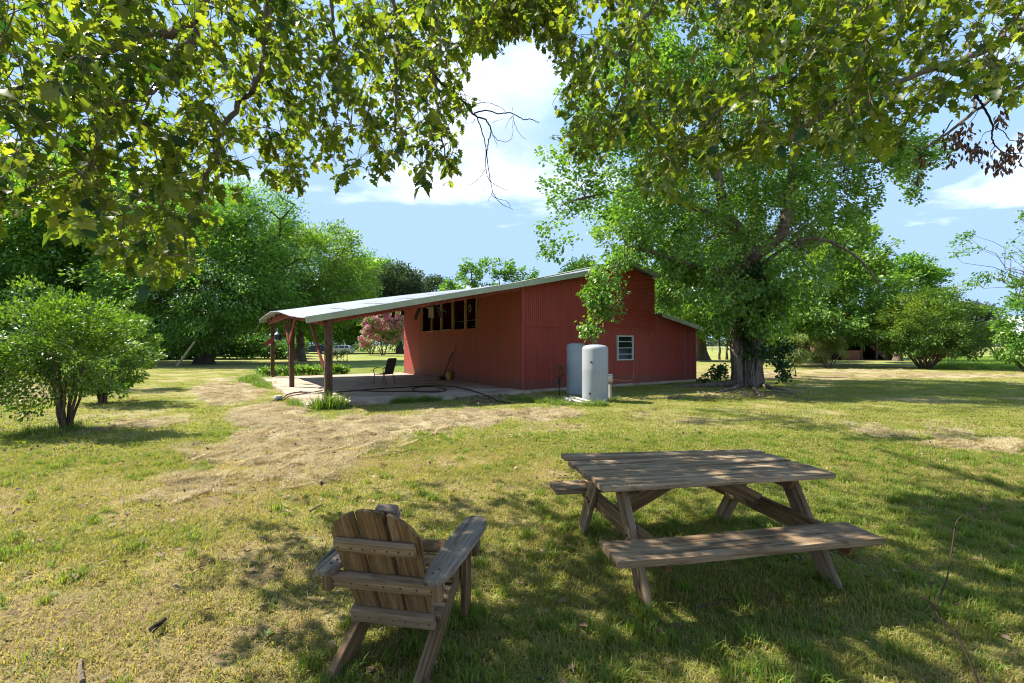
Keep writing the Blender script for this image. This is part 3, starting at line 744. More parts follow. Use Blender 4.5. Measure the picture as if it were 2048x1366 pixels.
tank(1154, 789, .335, 1.76, TANKB, 'slim blue grey steel tank behind the pale one, by the red wall', False)
tank(1193, 803, .395, 1.70, TANK, 'large pale grey white steel tank with two brown ports and a top valve', True)
mp = P(1220, 757, 15.0)
mb = empty('meter_box', (mp.x, mp.y, 0), 'grey electric box on a white pipe post beside the pale tank', 'electric box')
b = MB(); b.box((mp.x, mp.y, mp.z), (.15, .12, .27)); b.build('box_body', GREYM, mb)
b = MB(); b.box((mp.x, mp.y - .067, mp.z - .01), (.12, .012, .2)); b.build('cover', WHITE, mb)
b = MB(); b.tube([(mp.x, mp.y, -.02), (mp.x, mp.y, .52)], .045, 10); b.build('pipe', PVC, mb, True)
b = MB(); b.tube([(mp.x - .01, mp.y, .5), (mp.x - .01, mp.y, mp.z - .1)], .022, 8); b.tube([(mp.x + .04, mp.y - .02, .45), (mp.x + .05, mp.y - .02, mp.z - .1)], .012, 6); b.build('conduit', BROWNM, mb, True)
cw = W(WS1 - .02, -.12, WZ0 - .02)
b = MB(); b.tube(spline([cw, cw + Vector((-.10, -.35, -.35)), cw + Vector((-.42, -1.2, -.72)), Vector((mp.x + .10, mp.y + .1, .58)), Vector((mp.x + .02, mp.y - .06, .50))]), .013, 6); o = b.build('extension_cord', ORANGE, None, True)
setp(o, 'orange cord sagging from the window corner to the electric box', 'cord')
pl = [((1133, 796), (1172, 806)), ((1140, 793), (1180, 803)), ((1131, 799), (1150, 795)), ((1146, 801), (1188, 809)), ((1128, 794), (1142, 802))]
for i, (a, b_) in enumerate(pl):
    z = .03 + .035 * (i % 3); lab = ('longest dirty white pipe along the back of the pile at the tanks', 'white pipe crossing the pile nearest to the blue grey tank', 'short white pipe sticking out to the front left of the pile', 'white pipe whose end reaches in front of the pale tank', 'shortest white pipe at the left tip of the pile by the tanks')[i]; b = MB(); b.tube([G(*a, z), G(*b_, z)], .028 + .008 * (i % 2), 9); o = b.build('pipe', PVC, None, True)
    setp(o, lab, 'pipe', 'pipe offcuts at the foot of the tanks')

# ------------------------------------------------------------------ picnic table
TA = Vector((.9835, .181, 0)).normalized(); TBv = Vector((-TA.y, TA.x, 0)); TO = Vector((1.445, 3.80, 0))
def T(a, b, z): p = TO + TA * a + TBv * b; return Vector((p.x, p.y, z))
tab = empty('picnic_table', TO, 'weathered wooden picnic table with attached benches on the lawn', 'picnic table')
ztop = .742
for i in range(6):
    b0 = -.41 + i * .138 + .0
    la = -.925 - .010 * i + random.uniform(-.012, .012); lb = .905 + random.uniform(-.015, .015) - .008 * i
    dz = (.0, .004, -.003, .003, 0, .006)[i]
    rise = (.0, 0, .004, .008, .014, .035)[i]
    beam('plank', WOODTOP, tab, T(la, b0 + .0 + (0.02 if i == 5 else 0), ztop - .019 + dz + rise), T(lb, b0 - .0, ztop - .019 + dz), .132, .038, bev=.006, warp=.007, seg=10)
for i, (bb, z, la, lb, w) in enumerate(((-.785, .452, -1.02, .80, .285), (.66, .425, -.97, .88, .27))):
    beam('bench_seat', WOOD, tab, T(la, bb, z - .022), T(lb, bb - .01, z - .022), w, .045, bev=.007, warp=.014, seg=12)
def chamf(bm, L):
    for v in bm.verts:
        if abs(abs(v.co.x) - L / 2) < 1e-4 and v.co.z < 0: v.co.x -= math.copysign(.08, v.co.x)
for a in (-.70, .70):
    sgn = 1 if a > 0 else -1
    ao = a
    beam('leg', WOOD, tab, T(ao, -.20, .695), T(ao + .01 * sgn, -.64, -.01), .045, .135, up=TA, bev=.005, warp=.004, seg=4) if False else None
    for sb in (-1, 1):
        beam('leg', WOOD, tab, T(ao, sb * .20, .70), T(ao, sb * .65, -.015), .14, .042, up=TA, bev=.005, warp=.005, seg=5)
    beam('cross_rail', WOODC, tab, T(ao - .045 * sgn, -.90, .375), T(ao - .045 * sgn, .80, .36), .042, .135, bev=.005, ends=chamf, seg=4)
    beam('top_cleat', WOODC, tab, T(ao - .045 * sgn, -.39, .655), T(ao - .045 * sgn, .40, .655), .042, .12, bev=.005, ends=chamf, seg=3)
    beam('brace', WOODC, tab, T(ao - .07 * sgn, .02 * sgn, .40), T(.06 * sgn, .02 * sgn, .685), .042, .12, bev=.005, seg=3)
beam('top_cleat', WOODC, tab, T(0, -.39, .67), T(0, .40, .67), .042, .09, bev=.005, ends=chamf, seg=3)
nails = MB()
for i in range(6):
    for a in (-.745, 0.0, .745):
        for db in (-.035, .035):
            p = T(a + random.uniform(-.006, .006), -.41 + i * .138 + db, ztop + .003); nails.lathe(p, [(.005, -.006), (.005, 0.0)], 6)
o = nails.build('nail', BLACK, tab); o['kind'] = 'stuff'

bolts = MB()
for a_ in (-.70, .70):
    sg = 1 if a_ > 0 else -1
    for sb in (-1, 1):
        for z in (.36, .64):
            bb_ = sb * (.20 + .45 * (.70 - z) / .715)
            for dd in (-.022, .022):
                p = T(a_ + sg * .021, bb_ + dd, z + dd * .4); bolts.tube([p, p + TA * sg * .012], .011, 8)
o = bolts.build('bolt', BROWNM, tab); o['kind'] = 'stuff'
# ------------------------------------------------------------------ adirondack chair
AF = Vector((.195, .981, 0)).normalized(); AR = Vector((AF.y, -AF.x, 0)); AO = Vector((-.66, 2.396, 0))
def A(r, f, z): p = AO + AR * r + AF * f; return Vector((p.x, p.y, z))
ch = empty('adirondack_chair', AO, 'weathered brown wooden garden armchair with slatted round back, facing away', 'garden chair')
for sd in (-1, 1):
    def ru(bm, L):
        for v in bm.verts:
            if v.co.x < -L / 2 + .01 and v.co.z > 0: v.co.x += .05
    beam('side_rail', WOODC, ch, A(sd * .225, -.12, .0), A(sd * .215, .62, .345), .04, .13, up=(0, 0, 1), bev=.006, warp=.004, seg=6, ends=ru)
    beam('leg', WOODC, ch, A(sd * .262, .59, -.015), A(sd * .262, .60, .575), .036, .115, up=AF, bev=.005, warp=.003, seg=3)
    def armshape(bm, L):
        for v in bm.verts:
            k = v.co.x / L + .5
            v.co.y *= .78 + .30 * math.sin(min(1, k * 1.15) * math.pi * .62)
            if abs(v.co.x) > L / 2 - .01: v.co.y *= .62
            elif abs(v.co.x) > L / 2 - .08: v.co.y *= .95
    beam('armrest', WOODARM, ch, A(sd * .292, -.085, .553), A(sd * .315, .70, .585), .150, .034, bev=.006, warp=.004, seg=14, ends=armshape)
    beam('arm_bracket', WOODC, ch, A(sd * .315, .64, .40), A(sd * .315, .60, .566), .10, .03, up=AR, bev=.004, seg=2)
    beam('arm_bracket', WOODC, ch, A(sd * .30, -.005, .43), A(sd * .30, -.01, .54), .045, .045, up=AR, bev=.004, seg=2)
# back: three wide slats with a rounded top, on the inner side of three cross rails
BZ0, BZ1 = .235, .905
def BK(r, k, d=0.0):     # k runs 0..1 up the back, d along its normal (towards the sitter)
    f = .16 - .30 * k; z = BZ0 + (BZ1 - BZ0) * k
    n = Vector((AF.x, AF.y, .42)).normalized()
    return A(r, f, z) + n * d
x = (BK(0, 1) - BK(0, 0)); LB = x.length; xd = x.normalized()
def slat(i):
    rc = (-.163, 0.0, .163)[i]; hw = .0745
    bm = bmesh.new(); n = 16; cols = 5; grid = []
    nrm = xd.cross(AR).normalized()
    if nrm.dot(AF) < 0: nrm = -nrm
    org = BK(rc, .5)
    for lay in (-.012, .012):
        g = []
        for a in range(cols):
            r = -hw + 2 * hw * a / (cols - 1); R_ = rc + r * 1.0
            top = LB / 2 - .225 + .225 * math.sqrt(max(0.0, 1 - (R_ / .248) ** 2))
            for k in range(n + 1):
                u = -LB / 2 + (top + LB / 2) * k / n
                wd = 1.0 - .08 * (1 - k / n)
                g.append(bm.verts.new((u, r * wd + rc * (wd - 1), lay)))
        grid.append(g)
    M = n + 1
    for lay in range(2):
        g = grid[lay]
        for a in range(cols - 1):
            for k in range(n):
                q = (g[a * M + k], g[a * M + k + 1], g[(a + 1) * M + k + 1], g[(a + 1) * M + k]); bm.faces.new(q if lay == 0 else q[::-1])
    g, h = grid
    for k in range(n):
        bm.faces.new((g[k + 1], g[k], h[k], h[k + 1])); e = (cols - 1) * M; bm.faces.new((g[e + k], g[e + k + 1], h[e + k + 1], h[e + k]))
    for a in range(cols - 1):
        bm.faces.new((g[a * M], g[(a + 1) * M], h[(a + 1) * M], h[a * M])); bm.faces.new((g[(a + 1) * M + n], g[a * M + n], h[a * M + n], h[(a + 1) * M + n]))
    bmesh.ops.recalc_face_normals(bm, faces=bm.faces)
    ed = [e for e in bm.edges if e.calc_face_angle(0) > .9]; bmesh.ops.bevel(bm, geom=ed, offset=.004, segments=2, affect='EDGES')
    for v in bm.verts: v.co.z += .004 * mnoise.noise((v.co.x * 3, v.co.y * 8, i * 5))
    me = bpy.data.meshes.new('back_slat'); bm.to_mesh(me); bm.free()
    me.polygons.foreach_set('use_smooth', np.ones(len(me.polygons), bool)); me.set_sharp_from_angle(angle=R(45))
    o = link('back_slat', me, WOODC, ch); yv = AR if xd.cross(AR).dot(nrm) > 0 else -AR
    if yv == -AR: me.transform(Matrix.Scale(-1, 4, (0, 1, 0))); me.flip_normals()
    m = Matrix((xd, yv, nrm)).transposed().to_4x4(); m.translation = org - AO; o.matrix_local = m
for i in range(3): slat(i)
def rnd_end(bm, L):
    for v in bm.verts:
        if abs(v.co.x) > L / 2 - .004: v.co.z *= .45
beam('back_rail', WOOD, ch, BK(-.213, .715, -.031), BK(.213, .715, -.031), .075, .036, up=xd.cross(AR) , bev=.012, seg=10, ends=None)
beam('back_rail', WOOD, ch, BK(-.31, .39, -.037), BK(.315, .39, -.037), .085, .045, up=xd.cross(AR), bev=.010, warp=.003, seg=8)
beam('back_rail', WOOD, ch, BK(-.235, .03, -.032), BK(.235, .03, -.032), .085, .040, up=xd.cross(AR), bev=.007, warp=.003, seg=6)
beam('headrest', WOODARM, ch, BK(.01, .93, .045), BK(.12, .93, .045), .075, .055, up=xd.cross(AR), bev=.016, seg=3)
for k in range(5):
    f = .20 + k * .098; z = .262 + .345 / .74 * (f - .20) * .93
    beam('seat_slat', WOODC if k > 1 else WOOD, ch, A(-.255, f, z), A(.255, f, z), .086, .024, up=(-AF.x * .4, -AF.y * .4, 1), bev=.005, warp=.003, seg=5)
nails = MB()
for k, rr, d in ((.715, .19, -.05), (.39, .27, -.061), (.03, .21, -.053)):
    for q in (-1, -.62, -.3, .04, .38, .7, 1):
        p = BK(rr * q, k, d); nails.tube([p, p + Vector((AF.x, AF.y, .42)) * .012], .0055, 6)
for sd in (-1, 1):
    for f in (-.02, .02, .30, .56, .62, .66): 
        p = A(sd * (.295 + .02 * f) + random.uniform(-.03, .03), f, .574 + .038 * (f + .085)); nails.lathe(p, [(.0055, -.01), (.0055, .0)], 6)
o = nails.build('nail', BLACK, ch); o['kind'] = 'stuff'
# ------------------------------------------------------------------ foliage machinery
def unit(v): return v / np.maximum(np.linalg.norm(v, axis=-1, keepdims=True), 1e-9)
def leaf_cloud(P0, D0, N0, size, wid, fold=.16):
    """one bent leaf (two triangles sharing the midrib) per row: base point, direction, up normal"""
    D = unit(D0); Sd = unit(np.cross(N0, D)); Nn = np.cross(D, Sd)
    size = np.asarray(size)[:, None]; w = size * wid
    a = P0; b = P0 + D * size * .48 + Sd * w * .5 + Nn * w * fold; c = P0 + D * size; d = P0 + D * size * .48 - Sd * w * .5 + Nn * w * fold
    V = np.stack([a, b, c, d], 1).reshape(-1, 3); n = len(P0)
    i = np.arange(n)[:, None] * 4
    Fc = np.concatenate([i + np.array([[0, 2, 1]]), i + np.array([[0, 3, 2]])], 1).reshape(-1, 3)
    return V, Fc
def crown_leaves(C, r, per, size, wid, seed, droop=.3, flat=.75, up=.55, tintbias=None, center=None):
    """clumps of leaves round the points C (radius r): returns verts, faces, tint"""
    g = np.random.default_rng(seed); n = len(C)
    r = np.broadcast_to(r, (n,)); cnt = g.poisson(per * np.clip(g.normal(1, .3, n), .3, 2))
    k = np.repeat(np.arange(n), cnt); m = len(k)
    off = g.normal(0, 1, (m, 3)); off = off / np.maximum(np.linalg.norm(off, axis=1, keepdims=True), 1e-6) * (g.random((m, 1)) ** .45)
    off[:, 2] *= flat
    P0 = C[k] + off * r[k][:, None]
    out = unit(off * .6 + (unit(C[k] - center) if center is not None else 0) + g.normal(0, .45, (m, 3)))
    out[:, 2] -= droop; N0 = g.normal(0, .6, (m, 3)); N0[:, 2] += up; N0 += out * .25
    sz = size * np.clip(g.normal(1, .28, m), .45, 1.7)
    V, Fc = leaf_cloud(P0, out, unit(N0), sz, wid)
    ct = g.normal(.5, .15, n)[k] + g.normal(0, .19, m)
    if tintbias is not None: ct = ct + tintbias(P0)
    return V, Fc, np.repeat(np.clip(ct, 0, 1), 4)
def clump_points(ells, dens, seed, shell=.5, gap=.42, gscale=.35, zmin=.3):
    """clump centres in a union of ellipsoids: mostly near the outside, thinned by a noise field so that gaps open"""
    g = np.random.default_rng(seed); out = []
    for (cx, cy, cz, rx, ry, rz) in ells:
        n = int(dens * (rx * ry * rz) ** (2 / 3) * 4)
        d = unit(g.normal(0, 1, (n, 3))); rr = shell + (1 - shell) * g.random(n) ** .6
        rr *= 1 + .16 * np.array([mnoise.noise(Vector((q[0] * 2.3 + cx, q[1] * 2.3, q[2] * 2.3 + seed))) for q in d]) * 2
        p = np.array([cx, cy, cz]) + d * rr[:, None] * np.array([rx, ry, rz])
        keep = np.array([mnoise.noise(Vector(tuple(q * gscale)) + Vector((seed * 1.7, 0, 0))) * .5 + .5 for q in p]) > gap - .1 * g.random(n)
        p = p[keep & (p[:, 2] > zmin)]
        out.append(p)
    return np.concatenate(out)
def tube_np(paths):
    """many tapering tubes [(pts, r0, r1, sides)] in one MB"""
    b = MB()
    for pts, r0, r1, n in paths:
        m = len(pts); b.tube(pts, [r0 + (r1 - r0) * (i / max(1, m - 1)) ** .8 for i in range(m)], n, cap=False)
    return b
def wob(a, b, k, amp, g):
    a, b = Vector(a), Vector(b); out = []
    for i in range(k + 1):
        t = i / k; p = a.lerp(b, t); w = math.sin(math.pi * t) * amp
        out.append(p + Vector((g.normal() * w, g.normal() * w, g.normal() * w * .6 + w * .5)))
    return out
def make_tree(name, label, cat, base, ells, leafm, barkm, seed, trunk=.25, fork=None, dens=2.0, r=.8, per=40, size=.2, wid=.62, nlimb=10, group=None,
              stems=1, spread=.3, lr=1.0, shell=.5, gap=.42, zmin=.3, flat=.75, tintbias=None, twigs=40, gscale=.35, droop=.3, blossoms=None, lean=(0, 0)):
    g = np.random.default_rng(seed); base = Vector(base)
    root = empty(name, base, label, cat, group)
    C = clump_points(ells, dens, seed, shell, gap, gscale, zmin)
    cen = np.mean([e[:3] for e in ells], axis=0)
    fork = fork or (Vector(cen) - base).z * .45
    top = base + Vector((lean[0], lean[1], fork))
    # trunk(s)
    tips = []
    for k in range(stems):
        a = 2 * math.pi * k / max(1, stems) + seed; off = Vector((math.cos(a), math.sin(a), 0)) * (spread if stems > 1 else 0)
        s0 = base + off * .35 + Vector((0, 0, -.1)); s1 = top + off * 2.2 + Vector((0, 0, g.normal() * .1 * fork))
        pts = wob(s0, s1, 6, .05 * fork * .4, g); b = MB(); rr = trunk * (1 if stems == 1 else .8 + .4 * g.random())
        b.tube(pts, [rr * (1.55 if i == 0 else 1.12 if i == 1 else 1 - .07 * i) for i in range(len(pts))], 10 if stems == 1 else 7)
        b.build('trunk' if stems == 1 else 'stem', barkm, root, True); tips.append((s1, rr * .6))
    # limbs to well spread clumps
    pick = []
    cand = list(g.permutation(len(C)))[:400]
    for _ in range(min(nlimb, len(cand))):
        if not pick: pick.append(cand[0]); continue
        dd = [min(np.linalg.norm(C[c] - C[q]) for q in pick) for c in cand]; pick.append(cand[int(np.argmax(dd))])
    nodes = []; paths = []
    for c in pick:
        tp, tr = min(tips, key=lambda q: (q[0] - Vector(C[c])).length)
        pts = wob(tp - Vector((0, 0, .1 * fork * g.random())), C[c], 7, .05 * (Vector(C[c]) - tp).length, g); paths.append((pts, tr * lr, tr * .14 * lr, 6)); nodes += pts[2:]
    NN = np.array([tuple(q) for q in nodes])
    tw = []
    for c in g.permutation(len(C))[:twigs]:
        q = NN[np.argmin(np.linalg.norm(NN - C[c], axis=1))]; tw.append((wob(q, C[c], 3, .06 * np.linalg.norm(q - C[c]), g), trunk * .12, trunk * .03, 4))
    for pth in paths:
        b = tube_np([pth]); b.build('limb', barkm, root, True)
    if tw: o = tube_np(tw).build('twigs', barkm, root, True); o['kind'] = 'stuff'
    V, Fc, ti = crown_leaves(C, r, per, size, wid, seed + 1, droop, flat, .55, tintbias, cen)
    me = mesh_np('crown', V - np.array(base), Fc, False, ti); o = link('crown', me, leafm, root); o['kind'] = 'stuff'
    if blossoms is not None:
        bc = C[blossoms(C, g)]
        V, Fc, ti = crown_leaves(bc, .42, 70, .17, .9, seed + 2, 0, .9, .4)
        o = link('blossoms', mesh_np('blossoms', V - np.array(base), Fc, False, ti), PINK, root); o['kind'] = 'stuff'
    return root, C
def E(px, py, d, rx, ry, rd=None):
    """ellipsoid seen at px, py at distance d with pixel radii"""
    p = P(px, py, d); a = rx / F * d; b = ry / F * d
    return (p.x, p.y, p.z, a, rd if rd else a, b)
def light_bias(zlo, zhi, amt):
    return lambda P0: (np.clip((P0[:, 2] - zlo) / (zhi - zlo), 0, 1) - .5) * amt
# ------------------------------------------------------------------ background trees, far to near
BT = 'trees round the edge of the lawn'
d = 44
make_tree('oak_tree', 'broad dark evergreen tree at the far left behind the near shrubs', 'tree', G(90, 690 + 1598 / 44), [E(40, 520, 44, 170, 110), E(200, 480, 46, 150, 120), E(-140, 470, 44, 160, 150), E(90, 400, 48, 150, 90), E(190, 410, 45, 120, 70), E(310, 430, 44, 80, 60), E(80, 640, 43, 200, 60)],
          L_MID, BARKD, 21, .45, 6, dens=2.6, r=1.15, per=62, size=.30, nlimb=12, group=BT, gap=.36, gscale=.25, twigs=60)
make_tree('willow_oak_tree', 'tall fine leaved tree with a low trunk, right of the leaning pole', 'tree', G(408, 728), [E(380, 480, 42, 120, 95), E(500, 450, 43, 95, 80), E(300, 560, 41, 110, 90), E(440, 590, 40, 150, 80), E(350, 650, 39.5, 100, 50), E(500, 530, 42, 110, 80)],
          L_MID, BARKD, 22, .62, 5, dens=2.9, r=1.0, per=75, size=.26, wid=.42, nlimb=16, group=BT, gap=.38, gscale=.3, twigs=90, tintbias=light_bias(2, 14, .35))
make_tree('willow_oak_tree', 'rounded light green tree just left of the porch roof', 'tree', G(600, 722), [E(590, 520, 50, 95, 75), E(660, 520, 52, 75, 65), E(560, 600, 48, 90, 60), E(680, 590, 50, 90, 50), E(590, 636, 48, 95, 26)],
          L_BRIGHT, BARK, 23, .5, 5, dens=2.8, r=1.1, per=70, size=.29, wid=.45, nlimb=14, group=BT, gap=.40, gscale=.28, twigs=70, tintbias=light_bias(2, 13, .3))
make_tree('oak_tree', 'green tree behind the pink blossom with a pointed dark top', 'tree', G(700, 706), [E(715, 575, 100, 60, 55), E(750, 565, 102, 42, 45), E(690, 640, 98, 80, 42), E(630, 640, 100, 60, 40), E(745, 528, 104, 20, 22), E(770, 640, 102, 40, 45)],
          L_MID, BARKD, 24, .5, 5, dens=2.8, r=1.9, per=60, size=.46, wid=.5, nlimb=12, group=BT, gap=.40, gscale=.25, twigs=50)
make_tree('live_oak_tree', 'grey green rounded tree showing over the roof, left of a smaller one', 'tree', G(800, 707), [E(795, 575, 92, 48, 42), E(815, 620, 92, 55, 40), E(765, 610, 92, 40, 40)],
          L_GREY, BARKD, 25, .6, 7, dens=2.8, r=1.7, per=60, size=.42, nlimb=9, group=BT, gap=.40, gscale=.2, twigs=30)
make_tree('live_oak_tree', 'low grey green tree showing over the roof next to a feathery tree', 'tree', G(872, 706), [E(872, 590, 100, 34, 34), E(900, 600, 100, 40, 25), E(850, 610, 100, 25, 25)],
          L_GREY, BARKD, 26, .5, 7, dens=2.8, r=1.6, per=60, size=.42, nlimb=8, group=BT, gap=.40, gscale=.2, twigs=30)
# feathery tree behind the barn: separate rising sprays
sp = [(905, 560), (925, 545), (940, 530), (958, 540), (975, 524), (992, 535), (1005, 545), (1022, 540), (1040, 552), (1060, 548), (915, 575), (950, 565), (990, 565), (1030, 570), (1075, 560), (1010, 528), (890, 575)]
make_tree('pecan_tree', 'feathery green tree with pointed sprays rising behind the barn roof', 'tree', G(985, 728), [E(x, y + 4, 42, 13, 15, .8) for x, y in sp] + [E(980, 600, 42, 100, 35), E(910, 610, 42, 50, 30)],
          L_MID, BARK, 27, .3, 4, dens=3.4, r=.42, per=34, size=.30, wid=.4, nlimb=20, group=BT, gap=.2, twigs=50, shell=.1)
make_tree('oak_tree', 'small dark tree top just showing over the barn roof behind the drooping branch', 'tree', G(1160, 712), [E(1160, 545, 72, 30, 26), E(1150, 590, 72, 45, 30)], L_DARK, BARKD, 28, .4, 6, dens=2.8, r=1.2, per=60, size=.36, nlimb=7, group=BT, twigs=20)
# behind and right of the barn
make_tree('oak_tree', 'thick grey trunked tree seen just past the right end of the barn', 'tree', G(1402, 720), [E(1400, 560, 50, 95, 85), E(1480, 590, 52, 80, 70), E(1340, 600, 52, 60, 60), E(1430, 645, 50, 60, 25), E(1370, 640, 50, 50, 26)],
          L_MID, BARK, 29, .75, 3.6, dens=2.4, r=1.1, per=60, size=.32, nlimb=12, group=BT, gap=.42, twigs=50)
for i, (x, lab) in enumerate(((1439, 'slim dark young tree, left one of two behind the vine covered trunk'), (1453.5, 'slim dark young tree, right one of two behind the vine covered trunk'))):
    make_tree('young_tree', lab, 'tree', G(x, 719), [E(x, 640, 51, 24, 26), E(x + 6, 610, 51, 28, 26)], L_MID, BARKD, 30 + i, .13, 2.8, dens=3, r=.7, per=40, size=.28, nlimb=5, group=BT, twigs=8)
make_tree('box_elder_tree', 'bright green spreading tree behind the tallow tree, in front of the shed', 'tree', G(1640, 726), [E(1600, 560, 40, 95, 80), E(1690, 520, 40, 75, 65), E(1700, 590, 39, 100, 60), E(1560, 630, 38, 90, 45), E(1640, 650, 38, 110, 35), E(1700, 480, 41, 45, 35), E(1740, 640, 41, 60, 35)],
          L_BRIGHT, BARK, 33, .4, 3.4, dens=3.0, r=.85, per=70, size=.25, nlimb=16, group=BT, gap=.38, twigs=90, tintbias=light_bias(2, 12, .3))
make_tree('box_elder_tree', 'green tree with lumpy crown standing over the right end of the shed', 'tree', G(1795, 722), [E(1790, 575, 46, 60, 50), E(1838, 565, 46, 42, 42), E(1855, 600, 46, 25, 25), E(1760, 630, 46, 60, 40), E(1820, 630, 47, 55, 35), E(1815, 535, 46, 35, 20)],
          L_MID, BARK, 34, .35, 4, dens=3.0, r=.85, per=60, size=.27, nlimb=12, group=BT, gap=.38, twigs=60)
make_tree('live_oak_tree', 'low dark wide tree beyond the large multi stemmed shrub', 'tree', G(1925, 713), [E(1900, 650, 68, 60, 34), E(1955, 655, 68, 42, 26), E(1930, 625, 68, 45, 20)],
          L_GREY, BARKD, 35, .5, 3, dens=3.0, r=1.1, per=60, size=.32, nlimb=9, group=BT, gap=.36, twigs=30)
# the wood behind everything: one far belt
def belt(name, label, xs, leafm, seed, size, r, per):
    C = []
    g = np.random.default_rng(seed)
    for (x0, x1, d, h0, h1, n) in xs:
        for k in range(n):
            px = g.uniform(x0, x1); p = P(px, 690, d * g.uniform(.95, 1.08)); hh = h0 + (h1 - h0) * fbm(np.array([px / 60.0]), np.array([seed * 3.3]), 3)[0]
            C.append((p.x, p.y, .6 + hh * g.random() ** .8))
    V, Fc, ti = crown_leaves(np.array(C), r, per, size, .7, seed, .3, .8)
    o = link(name, mesh_np(name, V, Fc, False, ti), leafm); setp(o, label, None, None, 'stuff')
belt('undergrowth', 'dark undergrowth filling the edge of the wood behind the trees', [(-250, 420, 58, 2, 12, 800), (380, 580, 72, 1, 9, 420), (560, 900, 125, 1, 14, 420), (1480, 1790, 60, 1, 7, 420)], L_DARK, 41, .45, 1.5, 42)
belt('low_undergrowth', 'dark low growth along the foot of the wood', [(-250, 330, 55, .2, 3.2, 420), (280, 600, 58, .2, 3.2, 320), (1480, 1690, 62, .2, 3, 160)], L_DARK, 43, .36, 1.0, 46)
belt('treeline', 'thin far treeline along the horizon', [(1350, 2300, 420, 2, 9, 260), (800, 1500, 420, 2, 9, 160), (-400, 300, 400, 2, 9, 200)], L_GREY, 42, 2.6, 5.5, 30)

# pink crape myrtles beyond the slab
for i, (px, py, d, ells, lab) in enumerate(((766, 710, 74, [E(766, 640, 74, 30, 28), E(790, 655, 74, 24, 34), E(745, 655, 74, 24, 24), E(800, 640, 74, 18, 26)], 'pink flowering bush in full bloom behind the patio chair'),
                                             (742, 709, 78, [E(735, 680, 78, 14, 12), E(728, 690, 78, 10, 9)], 'small pink flowering bush left of the taller blooming one'))):
    make_tree('crape_myrtle', lab, 'shrub', G(px, py), ells, L_MID, STEM, 50 + i, .10, 2.2, dens=4.0, r=.55, per=34, size=.24, nlimb=9, group='pink flowering shrubs', stems=5, spread=.5, twigs=24, gap=.3,
              blossoms=lambda C, g: (g.random(len(C)) < .75))
for i, (px, py, w, lab) in enumerate(((677, 722, 12, 'low brownish green bush in front of the parked car'), (692, 723, 8, 'small pale bush beside the low bush near the car'))):
    make_tree('low_bush', lab, 'shrub', G(px, py), [E(px, py - 10, 49, w, 11)], L_FINE, STEM, 55 + i, .04, .3, dens=6, r=.3, per=40, size=.14, nlimb=4, group='low bushes by the drive', stems=3, spread=.15, twigs=6)

# the row of shrubs at the left
SH = 'row of multi stemmed shrubs at the left of the lawn'
def shrub(px, py, ells, lab, seed, size=.05, per=150, dens=9, nst=7, r=.25, bias=None):
    return make_tree('shrub', lab, 'shrub', G(px, py), ells, L_SHRUB, STEM, seed, .034, 1.25, dens=dens, r=r, per=per, size=size, wid=.55, nlimb=22, group=SH, stems=nst, spread=.12, lr=.45, twigs=120, gap=.42, gscale=1.1, shell=.35, zmin=.35,
              tintbias=bias, droop=-.1)
shrub(250, 778, [E(245, 690, 18.2, 62, 70), E(225, 640, 18.2, 45, 45), E(270, 720, 18.2, 40, 40)], 'rearmost green shrub in the row of three at the left', 60, .11, 70, 7)
shrub(205, 806, [E(205, 700, 13.8, 82, 85), E(180, 640, 13.8, 55, 50), E(255, 690, 13.8, 52, 65), E(225, 755, 13.8, 65, 42), E(205, 720, 13.8, 70, 60)], 'middle green shrub in the row of three at the left', 61, .085, 85, 8)
shrub(133, 862, [E(100, 690, 9.3, 120, 85), E(40, 640, 9.3, 80, 55), E(150, 660, 9.3, 85, 65), E(190, 720, 9.3, 60, 60), E(85, 760, 9.3, 85, 45), E(-20, 700, 9.3, 70, 75), E(130, 770, 9.3, 75, 50), E(35, 800, 9.3, 60, 20), E(180, 660, 9.3, 55, 50), E(110, 720, 9.3, 90, 70)] + [E(x_, y_, 9.3 + d_, 17, 22, .2) for x_, y_, d_ in ((20, 590, .2), (75, 580, -.2), (120, 592, .3), (165, 600, 0), (215, 622, .2), (240, 660, -.1), (262, 705, .1), (255, 745, 0), (-45, 640, 0), (10, 822, -.2), (60, 815, -.3), (220, 775, .1))] + [E(100, 740, 9.3, 60, 50)], 'nearest and largest green shrub in the row at the left, with pale stems', 62, .064, 105, 9)
# hedge patch at far left, low plants
make_tree('hedge_bush', 'low bright green thicket at the left edge behind the shrubs', 'shrub', G(15, 752), [E(5, 728, 27, 55, 22), E(-40, 722, 27, 40, 25)], L_BRIGHT, STEM, 65, .04, .5, dens=5, r=.4, per=60, size=.16, nlimb=6, stems=4, spread=.4, twigs=10)
